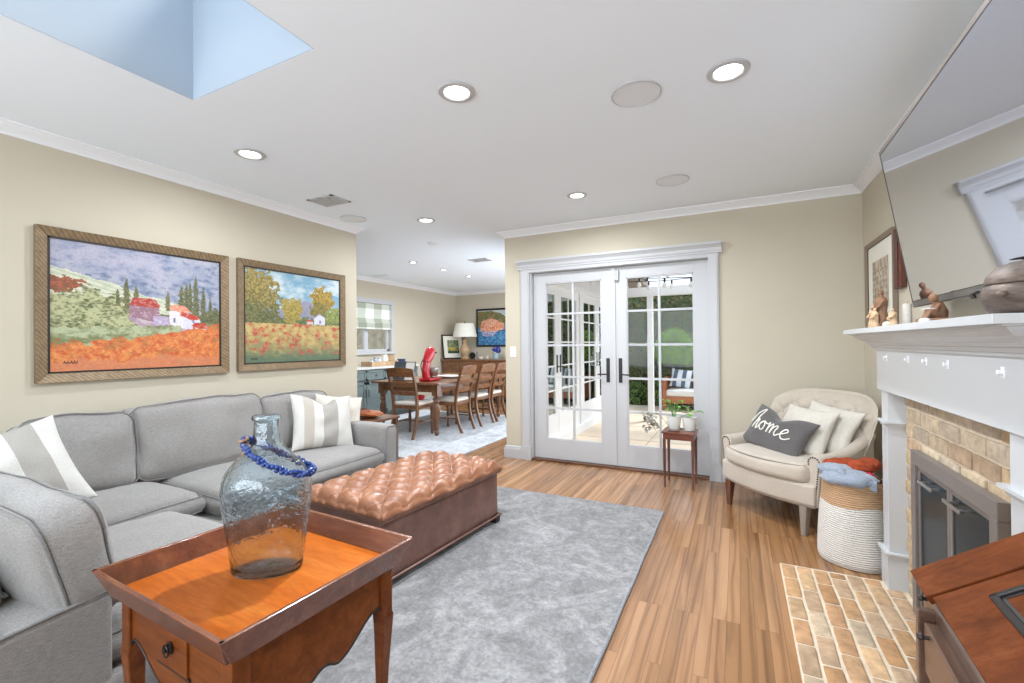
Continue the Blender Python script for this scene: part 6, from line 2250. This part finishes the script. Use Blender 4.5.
MB().lathe([(0.001, 0), (0.05, 0), (0.075, 0.05), (0.08, 0.11), (0.074, 0.11), (0.068, 0.05), (0.001, 0.02)], 24, cap=False).build('cup_body', plain('navy_glaze', (44, 58, 92), 0.3), t, smooth=True)
for k, (yy, cc, hh) in enumerate(((6.12, (206, 208, 216), 0.10), (6.22, (170, 182, 200), 0.13), (6.32, (226, 226, 230), 0.12))):
    t = thing('small_jar', ('pale low jar at the left of the wooden tray', 'grey-blue jar in the middle of the wooden tray', 'white jar beside the jug in the wooden tray')[k], 'jar', (-5.86, yy, CT + 0.013), 0, 'jars in the wooden tray')
    MB().lathe([(0.001, 0), (0.035, 0), (0.040, 0.02), (0.040, hh * 0.75), (0.028, hh * 0.85), (0.028, hh)], 20).build('jar_body', plain('jar_glaze', cc, 0.3), t, smooth=True)
    MB().lathe([(0.001, 0), (0.031, 0), (0.031, 0.012), (0.001, 0.016)], 20, (0, 0, hh)).build('lid', M['steel'], t, smooth=True)
t = thing('cutting_board', 'wooden board leaning against the wall on the countertop', 'board', (-6.155, 6.95, CT), 0)
MB().box(-0.01, 0.012, -0.16, 0.12, 0, 0.20, TR((0.0, 0, 0.002), ry=math.radians(-6))).build('board', M['tanlamp'], t, bevel=0.008)

# sideboard on the far wall
sb = thing('sideboard', 'dark brown wood sideboard against the far dining wall', 'sideboard', (-5.25, 8.98, 0))
MB().box(-0.89, 1.0, -0.29, 0.30, 0.13, 0.92).build('carcass', M['dining'], sb, bevel=0.004)
MB().box(-0.92, 1.03, -0.32, 0.32, 0.92, 0.955).build('top', M['dining'], sb, bevel=0.006)
for k in range(4):
    a = -0.86 + k * 0.465
    o = MB().box(a, a + 0.43, -0.308, -0.29, 0.74, 0.89).build('drawer', M['dining'], sb, bevel=0.004)
    MB().ball((a + 0.215, -0.317, 0.815), (0.014, 0.010, 0.014), 10, 6).build('knob', M['oilbronze'], o, smooth=True)
    o = MB().box(a, a + 0.43, -0.308, -0.29, 0.17, 0.71).build('door', M['dining'], sb, bevel=0.004)
    MB().ball((a + (0.38 if k % 2 == 0 else 0.06), -0.317, 0.46), (0.014, 0.010, 0.014), 10, 6).build('knob', M['oilbronze'], o, smooth=True)
for x in (-0.83, 0.94):
    for y in (-0.22, 0.22):
        MB().box(x - 0.04, x + 0.04, y - 0.04, y + 0.04, 0, 0.13).build('foot', M['diningz'], sb, bevel=0.004)
SB = 0.956
lp = thing('table_lamp', 'carved tan table lamp with white linen shade on the sideboard', 'lamp', (-5.68, 8.95, SB))
MB().lathe([tuple(p)[:2] for p in curve_pts([(0.095, 0.0, 0), (0.10, 0.03, 0), (0.07, 0.06, 0), (0.11, 0.14, 0), (0.125, 0.22, 0), (0.08, 0.30, 0), (0.05, 0.36, 0), (0.075, 0.41, 0), (0.045, 0.47, 0), (0.022, 0.50, 0)], 4)], 24).build('base', M['tanlamp'], lp, smooth=True)
MB().lathe([(0.285, 0.0), (0.215, 0.31), (0.210, 0.31), (0.280, 0.0)], 36, (0, 0, 0.515), cap=False).build('lamp_shade', M['lampshade'], lp, smooth=True)
MB().tube([(0, 0, 0.50), (0, 0, 0.85)], 0.006, 8).ball((0, 0, 0.86), 0.016, 10, 6).build('finial', M['oilbronze'], lp, smooth=True)
framed('leaning_print', 'framed green landscape print with white mat leaning on the wall by the lamp', 'picture', (-6.02, 8.96, SB + 0.285), 0.58, 0.58, 0.028, paint_four, 40, 40, math.radians(66), M['dark'], liner=0.004, depth=0.02, tilt=math.radians(-9), mat_w=0.10)
t = thing('desk_clock', 'small round black desk clock on the sideboard', 'clock', (-5.52, 9.02, SB))
MB().lathe([(0.001, -0.02), (0.07, -0.02), (0.075, 0), (0.07, 0.02), (0.001, 0.02)], 24, T=TR((0, 0, 0.08), rx=PI / 2)).box(-0.05, 0.05, -0.03, 0.03, 0, 0.012).build('case', M['black'], t, smooth=True)
for nm, lb, x, col, hh, rr in (('small_bowl', 'small cream bowl on the sideboard right of the clock', -5.28, (214, 206, 192), 0.05, 0.06), ('small_bottle', 'slim grey bottle on the sideboard beside the clock', -5.38, (130, 128, 122), 0.17, 0.022), ('votive_cup', 'little pale votive cup on the sideboard near the flowers', -5.10, (206, 196, 176), 0.07, 0.035)):
    t = thing(nm, lb, nm.split('_')[1], (x, 9.0, SB))
    MB().lathe([(0.001, 0), (rr * 0.8, 0), (rr, hh * 0.4), (rr * 0.9, hh * 0.8), (rr * 0.6, hh), (rr * 0.5, hh * 0.95), (0.001, hh * 0.6)], 20, cap=False).build('body', plain(nm, col, 0.4), t, smooth=True)
fl_ = thing('flower_vase', 'glass vase of deep blue flowers on the sideboard', 'vase', (-4.89, 9.02, SB))
MB().lathe([(0.001, 0), (0.07, 0), (0.085, 0.05), (0.075, 0.12), (0.080, 0.14), (0.074, 0.14), (0.068, 0.12), (0.001, 0.02)], 24, cap=False).build('vase_body', plain('pale_glass', (150, 166, 170), 0.15), fl_, smooth=True)
m = MB()
r_ = random.Random(4)
for k in range(26):
    m.ball((r_.gauss(0, 0.06), r_.gauss(0, 0.05), 0.20 + r_.uniform(-0.05, 0.06)), r_.uniform(0.018, 0.032), 8, 5)
m.build('blossoms', plain('blue_petals', (46, 66, 150), 0.7), fl_, smooth=True)
m = MB()
for k in range(10):
    a = r_.uniform(0, 6.28)
    leaf_mesh(m, (0, 0, 0.10), (0.12 * math.cos(a), 0.12 * math.sin(a), 0.17), 0.02)
m.build('leaves', M['leaf'], fl_, smooth=True)

# small table with brown leather throw just beyond the sofa arm
sk_ = thing('corner_table', 'low brown wood table standing behind the far sofa arm', 'table', (-3.28, 3.32, 0))
MB().box(-0.28, 0.28, -0.20, 0.20, 0.565, 0.59).build('tabletop', M['dining'], sk_, bevel=0.004)
for sx in (-1, 1):
    for sy in (-1, 1):
        MB().box(sx * 0.25 - 0.018, sx * 0.25 + 0.018, sy * 0.17 - 0.018, sy * 0.17 + 0.018, 0.012, 0.565).build('leg', M['diningz'], sk_, bevel=0.002)
bg = thing('leather_bag', 'slouched brown leather bag on the low table behind the sofa arm', 'bag', (-3.22, 3.30, 0.591))
v_, f_ = blob(0.03, 0, 0.036, 0.14, 0.10, 0.034, 4, 0.35)
MB().add(v_, f_).build('bag_body', M['caneleather'], bg, smooth=True, angle=80)
MB().tube(curve_pts([(-0.06, -0.03, 0.045), (-0.02, -0.05, 0.085), (0.05, -0.05, 0.085), (0.10, -0.03, 0.045)], 5), 0.006, 6).build('handle', M['caneleather'], bg, smooth=True)

# ================================================================== OUTSIDE
struct(MB().box(WX + 0.10, 5.5, YB + 0.14, 10.55, -0.25, -0.13).build('patio', M['patio']))
jt = MB()
for y in (5.6, 6.7, 7.8, 9.0):
    jt.box(WX + 0.15, 5.5, y, y + 0.012, -0.131, -0.128)
jt.box(-1.15, -1.14, 4.75, 10.55, -0.131, -0.128)
struct(jt.build('patio_joints', plain('joint_line', (150, 138, 120), 0.9)))
struct(MB().box(WX, 9, 10.5, 18, -0.30, -0.20).box(-14, WX, 9.6, 18, -0.30, -0.2).build('ground', M['soil']))


def leafy(name, label, cat, n, fn, size, cols, back=None, seed=1, kind=None, loc=(0, 0, 0)):
    """mass of small folded leaves; fn(r) -> (point, normal)"""
    r = random.Random(seed)
    t = thing(name, label, cat, loc)
    m = MB()
    for _ in range(n):
        p, nr = fn(r)
        nr = (Vector(nr) + Vector((r.uniform(-.7, .7), r.uniform(-.7, .7), r.uniform(-.5, .9)))).normalized()
        a = nr.orthogonal().normalized()
        a = Matrix.Rotation(r.uniform(0, 6.28), 3, nr) @ a
        b = nr.cross(a)
        s1 = size * r.uniform(0.6, 1.3)
        P = Vector(p)
        q = [P - a * s1, P + b * s1 * 0.45 + nr * s1 * 0.15, P + a * s1, P - b * s1 * 0.45 + nr * s1 * 0.15]
        c0 = r.choice(cols)
        f = r.uniform(0.75, 1.2)
        m.add(q, [(0, 1, 2, 3)], linear_rgb(tuple(min(255, k * f) for k in c0)))
    m.build('foliage', M['leaves'], t, W=True)
    if back:
        back.v = [tuple(MATX[t.name].inverted() @ Vector(v_)) for v_ in back.v]
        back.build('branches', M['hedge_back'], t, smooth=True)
    return t


GC = [(92, 116, 60), (74, 98, 50), (112, 132, 74), (128, 132, 88), (86, 92, 56), (140, 118, 84), (66, 86, 46)]


def hedge_pt(r):
    x = r.uniform(-4.4, 1.2)
    z = r.uniform(-0.2, 2.52)
    k = 11.6 - 0.12 * noise.noise(Vector((x * 2, z * 2, 0))) + r.uniform(-0.05, 0.04)
    if r.random() < 0.08:
        return (x, r.uniform(11.6, 12.0), 2.50 + 0.08 * noise.noise(Vector((x * 3, 0, 0)))), (0, 0, 1)
    return (x, k, z), (0, -1, 0.2)


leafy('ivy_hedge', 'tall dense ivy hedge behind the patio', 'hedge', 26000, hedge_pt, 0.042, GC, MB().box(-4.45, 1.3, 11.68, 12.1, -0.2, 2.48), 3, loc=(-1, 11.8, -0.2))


def bush_pt(c_, rx, rz_, ):
    def fn(r):
        a, b = r.uniform(0, 2 * PI), math.acos(r.uniform(-0.6, 1))
        q = Vector((math.sin(b) * math.cos(a), math.sin(b) * math.sin(a), math.cos(b)))
        s1 = r.uniform(0.8, 1.0)
        return (c_[0] + q.x * rx * s1, c_[1] + q.y * rx * s1, c_[2] + q.z * rz_ * s1), q
    return fn


BG = [(126, 164, 62), (104, 146, 54), (150, 182, 82), (88, 126, 48)]
leafy('round_bush', 'bright green round bush in front of the hedge, right of the white post', 'bush', 3800, bush_pt((-1.27, 10.75, 1.10), 0.44, 0.52), 0.030, BG, MB().ball((-1.27, 10.75, 1.10), (0.36, 0.36, 0.42), 16, 12).tube([(-1.27, 10.75, -0.2), (-1.27, 10.75, 0.8)], 0.03, 8), 5, loc=(-1.27, 10.75, -0.2))
for k, (x, y, r1, h1, n1, lb) in enumerate(((-2.15, 10.85, 0.30, 0.42, 1700, 'low green plant at the patio edge left of the white post'), (-1.62, 10.82, 0.22, 0.55, 2000, 'low green plant at the patio edge right of the white post'), (-2.85, 10.90, 0.32, 0.40, 1400, 'low green plant at the patio edge near the dining wing'))):
    leafy('garden_shrub', lb, 'plant', n1, bush_pt((x, y, -0.02), r1, h1), 0.026, [(96, 132, 60), (128, 160, 84), (76, 108, 48)], MB().ball((x, y, -0.02), (r1 * 0.75, r1 * 0.75, h1 * 0.75), 12, 8), 20 + k, loc=(x, y, -0.2))

# pergola
pg = thing('pergola', 'white painted pergola with slatted top over the patio', 'pergola', (-1.41, 8.5, -0.13))
PGd = dict(parent=pg, W=True)
for (x, y) in ((-1.41, 8.5), (2.2, 8.5)):
    MB().box(x - 0.05, x + 0.05, y - 0.05, y + 0.05, -0.13, 2.14).build('post', M['outwhite'], bevel=0.004, **PGd)
MB().box(-2.2, 3.4, 8.43, 8.57, 2.14, 2.30).build('beam', M['outwhite'], bevel=0.004, **PGd)
m = MB()
for k in range(13):
    x = -2.05 + k * 0.44
    m.box(x, x + 0.045, 4.85, 9.0, 2.52 - 0.0, 2.60, None)
m.build('rafters', M['outwhite'], **PGd)
m = MB()
for k in range(16):
    y = 5.0 + k * 0.26
    m.box(-2.1, 3.4, y, y + 0.04, 2.62, 2.65)
m.build('slats', M['outwhite'], **PGd)

# string lights
for si, (y, x0_, x1_, z0_, lb) in enumerate(((5.9, -1.95, 1.2, 2.10, 'string of globe bulbs hanging nearest the french doors'), (6.6, -1.95, 1.2, 2.16, 'second string of globe bulbs hanging farther out under the pergola'))):
    t = thing('string_lights', lb, 'string lights', ((x0_ + x1_) / 2, y, z0_), 0, 'strings of bulbs under the pergola')
    def cz_(x):
        f = (x - x0_) / (x1_ - x0_)
        return z0_ + 0.12 - 0.14 * math.sin(PI * f) - (0.03 if si else 0) * math.sin(f * 9)
    cab = [(x0_ + (x1_ - x0_) * k / 40, y, cz_(x0_ + (x1_ - x0_) * k / 40)) for k in range(41)]
    MB().tube(cab, 0.006, 6).build('cable', M['black'], t, smooth=True, W=True)
    for k in range(10):
        x = x0_ + 0.22 + k * 0.31
        z = cz_(x)
        b_ = MB().tube([(x, y, z), (x, y, z - 0.055)], 0.012, 8).build('socket', M['black'], t, smooth=True, W=True)
        bb_ = MB().lathe([(0.010, 0), (0.018, -0.012), (0.028, -0.035), (0.026, -0.055), (0.012, -0.070), (0.001, -0.072)], 14, (x, y, z - 0.053))
        bb_.build('bulb', M['ceramic'], t, smooth=True, W=True)

# outdoor sofa, side-on in the right leaf
os_ = thing('outdoor_sofa', 'teak patio sofa with white seat cushion seen through the right door', 'sofa', (-0.25, 6.45, -0.13))
OSd = dict(parent=os_, W=True)
os_.location = (-0.72, 10.30, -0.13)
for (x, y) in ((-0.92, 6.15), (-0.92, 6.80), (0.62, 6.15), (0.62, 6.80)):
    MB().box(x - 0.035, x + 0.035, y - 0.035, y + 0.035, -0.13, 0.50).build('leg', M['outwood'], bevel=0.003, **OSd)
m = MB().box(-0.97, -0.87, 6.08, 6.88, 0.50, 0.54).box(0.57, 0.67, 6.08, 6.88, 0.50, 0.54)
m.build('armrest', M['outwood'], bevel=0.003, **OSd)
m = MB().box(-0.95, 0.65, 6.12, 6.16, 0.02, 0.16).box(-0.95, 0.65, 6.80, 6.84, 0.02, 0.5).box(-0.94, -0.90, 6.12, 6.84, 0.02, 0.16).box(0.60, 0.64, 6.12, 6.84, 0.02, 0.16).box(-0.9, 0.6, 6.16, 6.80, 0.12, 0.15)
for k in range(6):
    m.box(-0.93, -0.91, 6.22 + k * 0.1, 6.26 + k * 0.1, 0.16, 0.5)
m.build('seat_frame', M['outwood'], **OSd)
MB().cushion((1.48, 0.66, 0.14), 0.04, (0, 0, 0.01), TR((-0.15, 6.46, 0.222)), 10).build('seat_cushion', M['ceramic'], smooth=True, **OSd)
for k in range(3):
    pillow('striped_cushion', ('blue striped cushion at the left end of the patio sofa', 'blue striped cushion in the middle of the patio sofa', 'blue striped cushion at the right end of the patio sofa')[k], 'cushion', (-1.09 + k * 0.46, 10.46, 0.505), face_rot((0, -0.94, 0.30), (0, 0.3, 1), math.radians((-8, 5, 0)[k])), 0.46, 0.42, 0.07, M['stripe_out'], 30 + k, 'striped cushions on the patio sofa')
